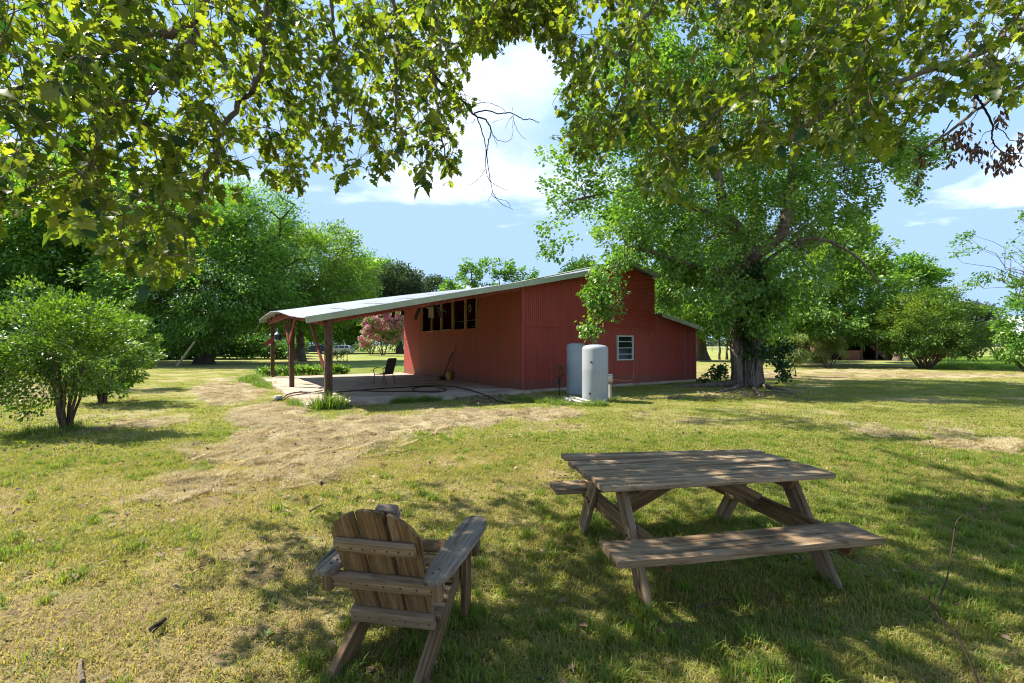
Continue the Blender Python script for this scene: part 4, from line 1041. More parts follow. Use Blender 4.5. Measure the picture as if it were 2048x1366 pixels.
# big multi stemmed shrub at the right
make_tree('large_shrub', 'wide multi stemmed shrub with yellowing left side and tan stems at its foot', 'shrub', G(1850, 737), [E(1850, 655, 34, 75, 48), E(1810, 630, 34, 40, 40), E(1905, 660, 34, 55, 45), E(1870, 610, 34, 50, 32), E(1790, 670, 34, 35, 35), E(1900, 600, 34, 14, 28), E(1930, 620, 34, 20, 12), E(1925, 690, 34, 40, 30), E(1815, 695, 34, 40, 22), E(1870, 690, 34, 60, 24)],
          L_YEL, STEM, 66, .05, 1.5, dens=4.4, r=.55, per=95, size=.15, wid=.5, nlimb=22, lr=.4, stems=26, spread=.62, twigs=80, gap=.34, gscale=.6, zmin=1.0,
          tintbias=lambda P0: np.where((P0[:, 0] < G(1838, 737).x) & (P0[:, 2] > 2.7), .14, -.1))
make_tree('sapling', 'thin young sapling on the lawn right of the vine covered tree', 'sapling', G(1591, 753), [E(1588, 705, 25.5, 22, 26), E(1592, 680, 25.5, 14, 18)], L_FINE, STEM, 67, .035, .9, dens=9, r=.28, per=120, size=.10, wid=.45, nlimb=9, twigs=20, lean=(-.05, 0))
make_tree('shrub', 'pale leafy shrub with splayed stems on the lawn in front of the shed', 'shrub', G(1657, 736), [E(1640, 700, 35, 26, 20), E(1675, 700, 35, 26, 20), E(1660, 685, 35, 18, 14)], L_FINE, STEM, 68, .06, .7, dens=8, r=.36, per=110, size=.13, wid=.5, nlimb=9, stems=4, spread=.3, twigs=20)
# right edge: an open branched tree and bushes
rt = [E(1940, 480, 24, 26, 20), E(1975, 465, 24, 24, 14), E(1925, 505, 24, 18, 12), E(1985, 500, 24, 28, 16), E(2030, 500, 24, 30, 20), E(1960, 555, 24, 26, 10), E(2010, 545, 24, 26, 14), E(1945, 568, 24, 14, 6), E(2045, 565, 24, 26, 14), E(2060, 430, 24, 24, 14), E(2100, 480, 24, 50, 60), E(2110, 560, 24, 50, 40)]
make_tree('open_tree', 'sparse branched tree reaching in from the right edge of the view', 'tree', G(2150, 755), rt, L_MID, BARK, 70, .2, 3.5, dens=8, r=.30, per=24, size=.15, wid=.5, nlimb=30, lr=.32, twigs=110, gap=.3, shell=.2)
make_tree('large_shrub', 'tall loose green bush at the right edge beyond the lawn', 'shrub', G(2060, 742), [E(2035, 640, 30, 36, 45), E(2060, 690, 30, 50, 40), E(2020, 690, 30, 25, 25), E(2070, 600, 30, 40, 40)], L_MID, STEM, 71, .08, 1.0, dens=4.5, r=.5, per=50, size=.19, nlimb=14, stems=6, spread=.5, twigs=50, gap=.36, zmin=.6)
make_tree('low_bush', 'low green bush in the grass left of the bush at the right edge', 'shrub', G(2012, 727), [E(2012, 715, 43, 20, 12)], L_MID, STEM, 72, .04, .4, dens=5, r=.4, per=50, size=.16, nlimb=5, stems=4, spread=.3, twigs=8)

# ------------------------------------------------------------------ the big vine covered tallow tree by the barn
bb = G(1496, 772); g = np.random.default_rng(90)
big = empty('tallow_tree', bb, 'huge vine covered tree with flared double trunk right of the barn', 'tree')
def Q(px, py, d): return P(px, py, d)
def limbs(paths, mat, parent, n=9):
    for pts, r0, r1 in paths:
        sp_ = spline(pts, 6); m = len(sp_); b = MB()
        b.tube([p + Vector((g.normal(), g.normal(), 0)) * r1 * .25 for p in sp_], [r0 + (r1 - r0) * i / (m - 1) for i in range(m)], n); b.build('limb', mat, parent, True)
def rough_trunk(pts, rad, seed, name='trunk', nn=26):
    sp_ = spline(pts, 8); m = len(sp_); rr = np.interp(np.linspace(0, len(rad) - 1, m), np.arange(len(rad)), rad)
    vs = []; fs = []
    for i, p in enumerate(sp_):
        for k in range(nn):
            a = 2 * math.pi * k / nn; flare = max(0, 1 - i / (m * .28)) ** 2
            q = rr[i] * (1 + .10 * mnoise.noise((math.cos(a) * 2, math.sin(a) * 2, p.z * .8 + seed)) + .05 * math.sin(a * 7 + seed + p.z * .6) + flare * .35 * (math.sin(a * 4 + seed) * .5 + .35))
            vs.append((p.x + math.cos(a) * q, p.y + math.sin(a) * q, p.z))
    for i in range(m - 1):
        for k in range(nn): k2 = (k + 1) % nn; fs.append((i * nn + k, i * nn + k2, (i + 1) * nn + k2, (i + 1) * nn + k))
    b = MB(); b.add(vs, fs); return b.build(name, BARK, big, True)
D_ = bb.y
rough_trunk([Q(1500, 778, D_), Q(1503, 720, D_), Q(1500, 650, D_), Q(1492, 560, D_ + .1), Q(1500, 480, D_ + .3)], [.47, .39, .37, .37, .33], 3)
rough_trunk([Q(1474, 776, D_ - .1), Q(1474, 735, D_ - .2), Q(1470, 680, D_), Q(1475, 600, D_), Q(1470, 520, D_)], [.24, .21, .20, .18, .15], 8, 'trunk', 16)
limbs([([Q(1498, 490, D_ + .3), Q(1455, 430, D_), Q(1440, 380, D_ - .6), Q(1428, 300, D_ - .8), Q(1425, 180, D_ - .8), Q(1440, 20, D_ - 1)], .27, .10),
       ([Q(1500, 490, D_ + .3), Q(1510, 420, D_ + .6), Q(1500, 330, D_ + 1), Q(1495, 200, D_ + 1.5), Q(1490, -60, D_ + 2)], .24, .09),
       ([Q(1500, 520, D_), Q(1560, 470, D_ - .3), Q(1578, 400, D_ - .6), Q(1590, 310, D_ - 1), Q(1600, 180, D_ - 1), Q(1630, 40, D_ - 1)], .26, .09),
       ([Q(1520, 530, D_), Q(1590, 485, D_ - .8), Q(1650, 480, D_ - 1.2), Q(1720, 520, D_ - 1.4), Q(1765, 580, D_ - 1.5)], .085, .03),
       ([Q(1480, 540, D_), Q(1420, 540, D_ - 1), Q(1350, 520, D_ - 1.6), Q(1280, 500, D_ - 2.0), Q(1215, 530, D_ - 2.4)], .14, .05),
       ([Q(1280, 500, D_ - 2.0), Q(1235, 530, 16.6), Q(1208, 580, 16.0), Q(1190, 630, 15.9), Q(1182, 680, 15.9)], .035, .010),
       ([Q(1450, 440, D_), Q(1370, 410, D_ - .5), Q(1270, 380, D_ - 1.0), Q(1150, 400, D_ - 1.4)], .12, .04),
       ([Q(1585, 340, D_ - .8), Q(1680, 330, D_), Q(1790, 320, D_ + .5), Q(1860, 330, D_ + .6)], .10, .03),
       ([Q(1430, 250, D_ - .8), Q(1340, 220, D_), Q(1230, 250, D_ + .6)], .10, .03)], BARK, big)
for k, (pts, r0, r1) in enumerate([([Q(1475, 765, D_ - .2), G(1445, 768, .09), G(1400, 771, .05), G(1345, 774, .0)], .17, .05), ([Q(1480, 770, D_ - .3), G(1460, 778, .05), G(1430, 786, .0)], .10, .03), ([Q(1520, 768, D_), G(1545, 776, .05), G(1580, 782, .0)], .11, .03), ([Q(1505, 772, D_ - .4), G(1515, 786, .03), G(1530, 794, -.02)], .09, .03)]):
    sp_ = spline(pts, 6); m = len(sp_); b = MB(); b.tube(sp_, [r0 + (r1 - r0) * i / (m - 1) for i in range(m)], 8); b.build('root', BARK, big, True)
ells = [E(1135, 420, 18.2, 82, 95, 1.6), E(1110, 490, 17.8, 55, 45, 1.2), E(1250, 340, 18.6, 150, 120, 2.6), E(1260, 440, 17.6, 110, 70, 2.0), E(1208, 575, 16.0, 36, 56, .7), E(1186, 625, 15.9, 22, 34, .45), E(1180, 650, 15.9, 18, 26, .4), E(1182, 680, 15.9, 14, 18, .35), E(1196, 600, 15.9, 26, 30, .5), E(1240, 545, 16.2, 34, 44, .6), E(1222, 600, 16.0, 26, 30, .45), E(1250, 520, 16.4, 50, 26, .8),
        E(1330, 480, 17.6, 100, 70, 2), E(1350, 570, 18.2, 60, 70, 1.5), E(1400, 250, 19.0, 190, 150, 3), E(1400, 60, 19, 170, 160, 3), E(1560, 120, 19.5, 160, 160, 3), E(1440, -160, 20, 260, 140, 4),
        E(1420, 470, 18.8, 110, 100, 2.4), E(1420, 590, 18.4, 90, 60, 1.8), E(1540, 420, 19.2, 100, 100, 2.4), E(1640, 330, 20, 100, 110, 2.6), E(1570, 560, 18.6, 80, 55, 1.8), E(1480, 645, 18.8, 60, 40, 1.3), E(1380, 655, 18.8, 40, 40, 1.2), E(1540, 630, 18.8, 50, 45, 1.3), E(1650, 470, 19, 70, 45, 1.5),
        E(1740, 330, 20.2, 70, 70, 2), E(1800, 310, 20.4, 50, 60, 1.5), E(1850, 310, 20.6, 34, 42, .9), E(1840, 370, 20.6, 26, 26, .6), E(1690, 420, 20, 50, 40, 1.2), E(1640, 200, 20, 120, 130, 2.6), E(1250, 200, 19, 120, 120, 2.4)]
# a rear half so that the crown is whole from other sides as well
ells += [(bb.x + a, bb.y + 4.0, z, 3.6, 2.6, 2.6) for a, z in ((-2.5, 8), (2.2, 8.5), (0, 12), (-1, 5))]
C = clump_points(ells, 4.3, 91, .35, .38, .42, .6)
# keep clumps out of the barn body
rel = C - np.array(C0); ss = rel @ np.array(U); tt = rel @ np.array(V_)
rz = np.array([roofz(min(max(s_, -7), 9.8), 0) if -7.4 < s_ < 10.2 else 0 for s_ in ss])
C = C[~((ss > -7.4) & (ss < 10.3) & (tt > -.45) & (C[:, 2] < rz + .25))]
rel = C - np.array(C0); tt = rel @ np.array(V_); qx, qy = proj(C); front = tt < -.2
hid = ((qx > 1246) & (qx <= 1330) & (qy > 522)) | ((qx > 1300) & (qx < 1418) & (qy > 585 + (qx - 1308) * .33)) | ((qx > 1060) & (qx < 1168) & (qy > 560 - (qx - 1060) * .12))
C = C[~(hid & front & (qy < 765))]
cen = np.array([bb.x - .5, bb.y, 6.5])
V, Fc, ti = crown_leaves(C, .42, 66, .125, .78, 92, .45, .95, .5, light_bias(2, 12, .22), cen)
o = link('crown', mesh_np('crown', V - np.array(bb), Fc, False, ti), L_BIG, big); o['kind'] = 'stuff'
NN = np.array([tuple(v.co + bb) for o in big.children if o.name.startswith('limb') for v in list(o.data.vertices)[::9]])
tw = []
for c in g.permutation(len(C))[:520]:
    q = NN[np.argmin(np.linalg.norm(NN - C[c], axis=1))]; tw.append((wob(q, C[c], 4, .07 * np.linalg.norm(q - C[c]), g), .022, .006, 4))
o = tube_np(tw).build('twigs', BARK, big, True); o['kind'] = 'stuff'
# ivy on the trunk, bare vine tangles in the fork
ic = []
for k in range(210):
    t = g.random(); z = .9 + 4.2 * t ** .8; a = g.uniform(0, 6.28); c = Q(1500, 690, D_); ic.append((c.x + math.cos(a) * .50, c.y + math.sin(a) * .50, z))
for k in range(30): ic.append((G(1548, 770).x + g.normal() * .18, D_ - .2 + g.normal() * .2, .3 + g.random() * 1.6))
for k in range(16): ic.append((G(1420, 770).x + g.normal() * .25, D_ - .3 + g.normal() * .2, .25 + g.random() * .6))
V, Fc, ti = crown_leaves(np.array(ic), .22, 26, .11, .85, 93, .5, 1, .2)
o = link('ivy', mesh_np('ivy', V - np.array(bb), Fc, False, ti), IVY, big); o['kind'] = 'stuff'
tw = []
for k in range(150):
    c = Q(g.uniform(1520, 1640), g.uniform(440, 500), D_ - .9 + g.normal() * .3) if k < 90 else Q(g.uniform(1440, 1560), g.uniform(480, 620), D_ - .8)
    e = c + Vector((g.normal() * .5, g.normal() * .3, g.normal() * .45 - .2)); tw.append((wob(c, e, 4, .12, g), .012, .006, 4))
for k in range(14):
    a = g.uniform(3.3, 6.1); c = Q(1500, 690, D_); p0 = c + Vector((math.cos(a) * .47, math.sin(a) * .47, -1.7)); tw.append((wob(p0, p0 + Vector((g.normal() * .2, 0, 2.0 + g.random() * 2)), 6, .05, g), .022, .014, 5))
o = tube_np(tw).build('vine', BARKL, big, True); o['kind'] = 'stuff'
# ------------------------------------------------------------------ shed, fences, cars, leaning pole
def shed():
    d = 53.0; x0, x1 = P(1655, 700, d).x, P(1792, 700, d).x; zr = 2.45
    r = empty('open_shed', (x0, d, 0), 'low open fronted shed with tin roof under the trees at the right', 'shed')
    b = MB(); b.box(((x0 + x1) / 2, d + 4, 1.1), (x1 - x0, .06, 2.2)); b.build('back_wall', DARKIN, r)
    for x in (x0, x1): b = MB(); b.box((x, d + 2, 1.15), (.06, 4, 2.3)); b.build('side_wall', POSTW, r)
    for px in (1658, 1722, 1752, 1790):
        x = P(px, 700, d).x; beam('post', POSTW, r, (x, d - .05, 0), (x, d - .05, zr), .22, .22, up=(0, 1, 0), bev=.01, seg=2)
    beam('header', POSTW, r, (x0, d - .2, zr - .15), (x1, d - .2, zr - .15), .08, .28, seg=2)
    xa, xb = P(1683, 700, d).x, P(1720, 700, d).x
    for k in range(5): beam('board', REDOLD, r, (xa, d - .1, .13 + k * .215), (xb, d - .1, .13 + k * .215), .03, .20, bev=.004, seg=2)
    n = 120; vs = []; fs = []
    for i in range(n + 1):
        x = x0 - .6 + (x1 - x0 + 1.2) * i / n
        for (y, z) in ((d - .8, zr), (d + 4.5, zr + .55)): vs.append((x, y, z + .03 * math.sin(i * math.pi / 2)))
        for (y, z) in ((d - .8, zr - .03), (d + 4.5, zr + .52)): vs.append((x, y, z + .03 * math.sin(i * math.pi / 2)))
    for i in range(n): q = i * 4; fs += [(q, q + 4, q + 5, q + 1), (q + 2, q + 3, q + 7, q + 6), (q, q + 2, q + 6, q + 4), (q + 1, q + 5, q + 7, q + 3)]
    b = MB(); b.add(vs, fs); b.build('roof', ROOFM, r, True)
    for k in range(6):
        x = P(1764 + k * 4, 700, d).x; beam('leaning_board', WOOD, r, (x + .8, d + .4 + k * .1, 0), (x - .2 - .1 * k, d + 1.6, 1.6), .03, .16, seg=1, bev=0)
shed()
fp = bark('fence_post_wood', (.06, .05, .04), (.2, .17, .14), 3)
def fence(name, label, d, xs, hgt, pw, rails, railr, mat, slope=0.0):
    p0 = P(xs[0], 700, d); r = empty(name, (p0.x, d, 0), label, 'fence')
    pts = []
    for i, px in enumerate(xs):
        dd = d + slope * i; p = P(px, 700, dd); pts.append((p.x, dd))
        b = MB(); b.tube([(p.x, dd, -.1), (p.x + .02, dd, hgt)], [pw, pw * .9], 7); b.build('post', mat, r, True)
    for z in rails:
        b = MB(); b.tube([(x, y, z + .01 * math.sin(i * 3)) for i, (x, y) in enumerate(pts)], railr, 4); b.build('wire' if railr < .03 else 'rail', mat, r)
fence('wire_fence', 'wire fence with grey wooden posts across the green field at the right', 72, [1862, 1890, 1918, 1962, 1989, 2014, 2040, 2068, 2100], 1.55, .09, (.4, .75, 1.1, 1.42), .012, fp)
fence('board_fence', 'pale low rail fence across the field seen beyond the right end of the barn', 115, [1395, 1410, 1424, 1438, 1452, 1466, 1482, 1500], 1.5, .09, (.5, .9, 1.3), .07, flat_mat('pale_fence_wood', (.42, .38, .33), .8))
pole0, pole1 = G(353, 732), P(389, 683, G(353, 732).y - .6)
b = MB(); b.tube([pole0 - Vector((0, 0, .05)), pole0.lerp(pole1, .5) + Vector((.03, 0, 0)), pole1], [.085, .08, .07], 9); o = b.build('leaning_pole', flat_mat('pale_pole_wood', (.50, .40, .27), .8), None, True); setp(o, 'pale wooden pole leaning into the trees at the left', 'pole')
sw = G(1580, 768); 

def car(px, py, d, mat, label, rz, L=4.6):
    c = P(px, 700, d); r = empty('parked_car', (c.x, d, 0), label, 'car', 'cars parked on the drive')
    M_ = Matrix.Rotation(rz, 3, 'Z'); o = Vector((c.x, d, 0)); hw = .92
    def w(x, y, z): q = M_ @ Vector((x, y, z)); return o + q
    low = [(-2.25, .35), (-2.3, .75), (-2.2, 1.02), (-1.25, 1.10), (1.9, 1.12), (2.2, 1.05), (2.28, .7), (2.2, .35)]
    def ext(prof, wy, inset=0):
        n = len(prof); vs = [w(x, -wy(z), z) for x, z in prof] + [w(x, wy(z), z) for x, z in prof]
        fs = [tuple(range(n)), tuple(range(2 * n - 1, n - 1, -1))] + [(i, i + n, (i + 1) % n + n, (i + 1) % n) for i in range(n)]
        return vs, fs
    b = MB(); b.add(*ext(low, lambda z: hw)); b.build('body', mat, r)
    cab = [(-1.25, 1.10), (-.55, 1.62), (1.3, 1.66), (1.85, 1.50), (2.05, 1.12)]
    b = MB(); b.add(*ext(cab, lambda z: hw - (z - 1.1) * .28)); b.build('roof', mat, r)
    for s in (-1, 1):
        for xa, xb in ((-.95, -.05), (.02, .95), (1.02, 1.7)):
            b = MB(); yy = lambda z: s * (hw - (z - 1.1) * .28 + .006)
            b.add([w(xa, yy(1.16), 1.16), w(xb, yy(1.16), 1.16), w(xb - .04, yy(1.54), 1.54), w(max(xa, -.58) + .05, yy(1.54), 1.54)], [(0, 1, 2, 3)] if s < 0 else [(3, 2, 1, 0)]); b.build('side_window', GLASS, r)
        for x in (-1.45, 1.42):
            b = MB(); q = w(x, s * (hw - .1), .35); ax = M_ @ Vector((0, s, 0)); b.tube([q - ax * .1, q + ax * .12], .35, 18); wo_ = b.build('wheel', RUBBER, r, True)
            b = MB(); b.tube([q + ax * .1, q + ax * .13], .2, 14); b.build('rim', SILVER, wo_, True)
        b = MB(); b.box(w(-2.2, s * .68, .82), (.2, .3, .14), rz); b.build('headlight', WHITE, r)
    b = MB(); b.add([w(-1.23, -.78, 1.13), w(-1.23, .78, 1.13), w(-.57, .66, 1.6), w(-.57, -.66, 1.6)], [(0, 3, 2, 1)]); 
    for v in range(4): b.v[v] = tuple(Vector(b.v[v]) + M_ @ Vector((-.012, 0, .012)))
    b.build('windscreen', GLASS, r)
car(680, 708, 84, SILVER, 'silver car parked beyond the lawn, seen right of the front post', .08)
car(629, 708, 90, DARKCAR, 'dark car parked beyond the lawn, seen between the porch posts', .5)

# dry sticks, a bare stem close to the camera
def stick(pts, rad, label, mat=BARKL, cat='stick', grp='sticks lying in the grass'):
    b = MB(); p = spline(pts, 4); b.tube(p, [rad * (1 - .5 * i / len(p)) for i in range(len(p))], 6); o = b.build('stick', mat, None, True); setp(o, label, cat, grp)
stick([G(620, 1022, .02), G(632, 1015, .03), G(645, 1008, .02)], .012, 'thin dry stick in the sunny grass straight ahead of the garden chair')
stick([G(165, 1362, .01), G(160, 1335, .02), G(163, 1318, .015)], .012, 'pale broken twig in the thin grass at the lower left')
stick([G(300, 1262, .02), G(318, 1248, .04), G(330, 1238, .02)], .02, 'short dark rotten stick in the thin grass left of the chair', DEADT)
stick([G(1395, 1215, .015), G(1430, 1205, .02), G(1470, 1196, .015)], .006, 'straw coloured stalk lying in the shade in front of the near bench', STEM)
st = [P(1975, 1420, 1.75), P(1945, 1335, 1.78), P(1912, 1270, 1.82), P(1872, 1222, 1.86), P(1893, 1160, 1.9), P(1905, 1090, 1.94), P(1915, 1040, 1.96), P(1950, 1022, 2.0), P(1985, 1005, 2.05)]
b = MB(); p = spline(st, 5); b.tube([Vector((st[0].x + .06, st[0].y, -.05)), Vector((st[0].x + .03, st[0].y, .2))] + p, [.0045] * 2 + [.0045 * (1 - .75 * i / len(p)) for i in range(len(p))], 7)
p = spline([st[3], P(1855, 1200, 1.87), P(1840, 1192, 1.88)], 3); b.tube(p, .004, 5)
o = b.build('bare_stem', flat_mat('reddish_stem', (.06, .03, .02), .8), None, True); setp(o, 'thin bare reddish stem rising close by at the lower right', 'stem')

# ------------------------------------------------------------------ grass: patches of blades set out over the ground
def blades(n, rad, hmin, hmax, w, lean, seed, seg=2, tb=0.0, tv=.22):
    g = np.random.default_rng(seed); V = []; Fq = []; T_ = []
    ang = g.random(n) * 6.283; rr = rad * np.sqrt(g.random(n)); h = g.uniform(hmin, hmax, n); fa = g.random(n) * 6.283
    ln = np.abs(g.normal(lean, .35, n)); ti = np.clip(g.normal(.5 + tb, tv, n), 0, 1)
    for i in range(n):
        b = np.array([math.cos(ang[i]) * rr[i], math.sin(ang[i]) * rr[i], -.008]); dr = np.array([math.cos(fa[i]), math.sin(fa[i]), 0]); sd = np.array([-dr[1], dr[0], 0]) * w * .5 * g.uniform(.7, 1.4)
        k = len(V)
        m = b + np.array([0, 0, h[i] * .6]) + dr * ln[i] * h[i] * .35; e = b + np.array([0, 0, h[i] * max(.12, 1 - .35 * ln[i])]) + dr * ln[i] * h[i]
        V += [b - sd, b + sd, m + sd * .8, m - sd * .8, e]; Fq += [(k, k + 1, k + 2), (k, k + 2, k + 3), (k + 3, k + 2, k + 4)]; T_ += [ti[i]] * 5
    me = mesh_np('blades', np.array(V), np.array(Fq), False, np.array(T_)); return me
GRN = leaf_mat('grass_blade', (.38, .30, .14), (.28, .28, .065), (.125, .235, .03), .46, (1.4, 1.4, .5), .6, False, .25)
STRAW = leaf_mat('dry_clippings', (.23, .175, .095), (.42, .345, .20), (.58, .49, .31), .25, (1.1, 1.0, .7), .8, False, .1)
WEED = leaf_mat('weed_blade', (.20, .23, .05), (.15, .23, .035), (.08, .16, .018), .42, (1.4, 1.5, .4), .55)
LIT = leaf_mat('fallen_leaf', (.09, .05, .028), (.20, .13, .075), (.33, .25, .16), .15, (1, .9, .7), .8)
def scatter(name, label, pts, rotz, scale, tilt, meshes, mat):
    """one object: points that each carry one of a few small meshes (geometry nodes)"""
    me = bpy.data.meshes.new(name); me.vertices.add(len(pts)); me.vertices.foreach_set('co', np.asarray(pts, np.float32).ravel())
    rot = np.stack([tilt * rng.normal(0, 1, len(pts)), tilt * rng.normal(0, 1, len(pts)), rotz], -1).astype(np.float32)
    a = me.attributes.new('rot', 'FLOAT_VECTOR', 'POINT'); a.data.foreach_set('vector', rot.ravel())
    a = me.attributes.new('scl', 'FLOAT', 'POINT'); a.data.foreach_set('value', scale.astype(np.float32))
    a = me.attributes.new('which', 'INT', 'POINT'); a.data.foreach_set('value', rng.integers(0, len(meshes), len(pts)).astype(np.int32))
    o = bpy.data.objects.new(name, me); COL.objects.link(o)
    c = bpy.data.collections.new(name + '_pieces')       # not linked to the scene: only a source for the points
    for m in meshes:
        m.materials.append(mat); q = bpy.data.objects.new(name + '_piece', m); c.objects.link(q)
    t = bpy.data.node_groups.new(name, 'GeometryNodeTree')
    t.interface.new_socket('Geometry', in_out='INPUT', socket_type='NodeSocketGeometry'); t.interface.new_socket('Geometry', in_out='OUTPUT', socket_type='NodeSocketGeometry')
    gi = N(t, 'NodeGroupInput'); go = N(t, 'NodeGroupOutput'); ip = N(t, 'GeometryNodeInstanceOnPoints'); ci = N(t, 'GeometryNodeCollectionInfo')
    ci.inputs['Collection'].default_value = c; ci.inputs['Separate Children'].default_value = True; ci.inputs['Reset Children'].default_value = True
    def att(n, ty): q = N(t, 'GeometryNodeInputNamedAttribute', data_type=ty); q.inputs[0].default_value = n; return [x for x in q.outputs if x.enabled][0]
    t.links.new(gi.outputs[0], ip.inputs['Points']); t.links.new(ci.outputs[0], ip.inputs['Instance']); ip.inputs['Pick Instance'].default_value = True
    t.links.new(att('which', 'INT'), ip.inputs['Instance Index']); t.links.new(att('rot', 'FLOAT_VECTOR'), ip.inputs['Rotation']); t.links.new(att('scl', 'FLOAT'), ip.inputs['Scale'])
    t.links.new(ip.outputs[0], go.inputs[0]); md = o.modifiers.new('scatter', 'NODES'); md.node_group = t
    return setp(o, label, None, None, 'stuff')
def field(n, d0, d1, margin=1.18, p=1.0):
    n = int(n * 1.5 / margin); margin = 1.5
    """n ground points inside (a little more than) the view between the distances d0 and d1"""
    y = d0 + (d1 - d0) * rng.random(n) ** p if p != 1 else np.sqrt(d0 ** 2 + (d1 ** 2 - d0 ** 2) * rng.random(n))
    x = (rng.random(n) * 2 - 1) * 1.09 * margin * y; return x, y
def in_slab(x, y, m=.05):
    r = np.stack([x, y, 0 * x], -1) - np.array(C0); s = r @ np.array(U); t = r @ np.array(V_)
    return ((s > -7.25 - m) & (s < .1) & (t > -.42 - m) & (t < TB + .7)) | ((s > -.05) & (s < 9.95) & (t > -.02) & (t < TB))
near_g = [blades(140, .16, .018, .055, .0050, .55, 100 + k, tb=(.06, -.04, .12)[k]) for k in range(3)]
near_d = [blades(90, .16, .012, .04, .0042, .95, 110 + k, tb=(-.5, -.42, -.34)[k]) for k in range(3)]
tufts = [blades(60, .055, .05, .115, .0062, .50, 120 + k, tb=(.24, .34)[k]) for k in range(2)]
mid_g = [blades(230, .45, .015, .042, .012, .9, 130 + k, tb=(.02, -.1, .12)[k]) for k in range(3)]
x, y = field(6500, 1.7, 8.5, 1.15); gr = green_at(x, y); th = thatch_at(x, y)
k = (rng.random(len(x)) < np.clip((gr - .12) * 1.9, .06, 1)) & (th < .55); 
scatter('grass', 'short mown grass of the near lawn, green with yellow blades', np.stack([x[k], y[k], hground(x[k], y[k])], -1), rng.random(k.sum()) * 6.28, .8 + .5 * rng.random(k.sum()), .05, near_g, GRN)
k = rng.random(len(x)) < np.clip(1.1 - gr, .15, 1)
x2, y2 = field(8000, 1.7, 8.5, 1.15); k = rng.random(len(x2)) < np.clip(1.25 - green_at(x2, y2) * 1.1, .2, 1)
scatter('dry_grass', 'straw coloured dead blades among the near lawn', np.stack([x2[k], y2[k], hground(x2[k], y2[k])], -1), rng.random(k.sum()) * 6.28, .8 + .6 * rng.random(k.sum()), .1, near_d, GRN)
x, y = field(5200, 1.75, 9, 1.1); k = (rng.random(len(x)) < np.clip((green_at(x, y) - .28) * 2.4, .03, 1)) & (fbm(x * 4, y * 4, 2) > .42) & (thatch_at(x, y) < .4)
feet = [T(a_, b_, 0) for a_ in (-.70, .70) for b_ in (-.66, .66)] + [A(s_ * .225, -.12, 0) for s_ in (-1, 1)] + [A(s_ * .262, .59, 0) for s_ in (-1, 1)]
tx = np.array([p.x + rng.normal() * .07 for p in feet for _ in range(12)]); ty = np.array([p.y + rng.normal() * .07 for p in feet for _ in range(12)])
x = np.concatenate([x[k], tx]); y = np.concatenate([y[k], ty]); k = np.ones(len(x), bool)
scatter('grass_tufts', 'deeper green tufts standing up in the near lawn', np.stack([x[k], y[k], hground(x[k], y[k])], -1), rng.random(k.sum()) * 6.28, .45 + .75 * rng.random(k.sum()), .08, tufts, GRN)
x, y = field(7800, 7.5, 34, 1.1, 1.5); k = (~in_slab(x, y)) & (thatch_at(x, y) < .55) & (rng.random(len(x)) < np.clip((green_at(x, y) - .05) * 2, .1, 1))
scatter('lawn_grass', 'mown grass of the farther lawn', np.stack([x[k], y[k], hground(x[k], y[k])], -1), rng.random(k.sum()) * 6.28, .7 + .6 * rng.random(k.sum()), .04, mid_g, GRN)
clip = [blades(330, .22, .012, .048, .0045, 2.0, 140 + k, tb=(0, -.12, .1)[k]) for k in range(3)]
x, y = field(32000, 2.0, 32, 1.05, 1.35); k = (~in_slab(x, y)) & (rng.random(len(x)) < thatch_at(x, y) ** 1.4 * .62)
hz = hground(x, y)
scatter('clippings', 'dry brown mown clippings lying in drifts on the lawn', np.stack([x[k], y[k], hz[k]], -1), rng.random(k.sum()) * 6.28, .6 + .7 * rng.random(k.sum()), .2, clip, STRAW)
# fallen leaves and bits
def lit(seed):
    g = np.random.default_rng(seed); n = 5
    V, Fc = leaf_cloud(g.normal(0, .10, (n, 3)) * [1, 1, 0] + [0, 0, .014], g.normal(0, 1, (n, 3)) * [1, 1, .25], unit(g.normal(0, .25, (n, 3)) + [0, 0, 1]), g.uniform(.03, .075, n), .6, .2)
    return mesh_np('litter', V, Fc, False, np.repeat(g.random(n), 4))
x, y = field(2800, 1.7, 12, 1.1); k = rng.random(len(x)) < .35 + .6 * (fbm(x * .8 + 50, y * .8, 3) > .5)
scatter('fallen_leaves', 'scattered brown fallen leaves in the grass', np.stack([x[k], y[k], hground(x[k], y[k])], -1), rng.random(k.sum()) * 6.28, .6 + .7 * rng.random(k.sum()), .1, [lit(s) for s in (150, 151, 152, 153)], LIT)
def rosette(seed):
    g = np.random.default_rng(seed); n = 11; a = g.random(n) * 6.28; el = g.uniform(.1, .7, n)
    dv = np.stack([np.cos(a) * np.cos(el), np.sin(a) * np.cos(el), np.sin(el)], -1)
    V, Fc = leaf_cloud(dv * .012 + [0, 0, .004], dv, unit(np.stack([-np.cos(a) * .4, -np.sin(a) * .4, 0 * a + 1], -1)), g.uniform(.03, .07, n), .5, .2)
    return mesh_np('rosette', V, Fc, False, np.repeat(np.clip(g.normal(.6, .2, n), 0, 1), 4))
x, y = field(2600, 1.75, 10, 1.1); k = (fbm(x * 1.3 + 21, y * 1.3 + 4, 3) > .53) & (thatch_at(x, y) < .3)
scatter('lawn_weeds', 'small broad leaved weeds in patches among the near grass', np.stack([x[k], y[k], hground(x[k], y[k])], -1), rng.random(k.sum()) * 6.28, (.28 + .42 * rng.random(k.sum())), .08, [rosette(s) for s in (155, 156, 157)], WEED)
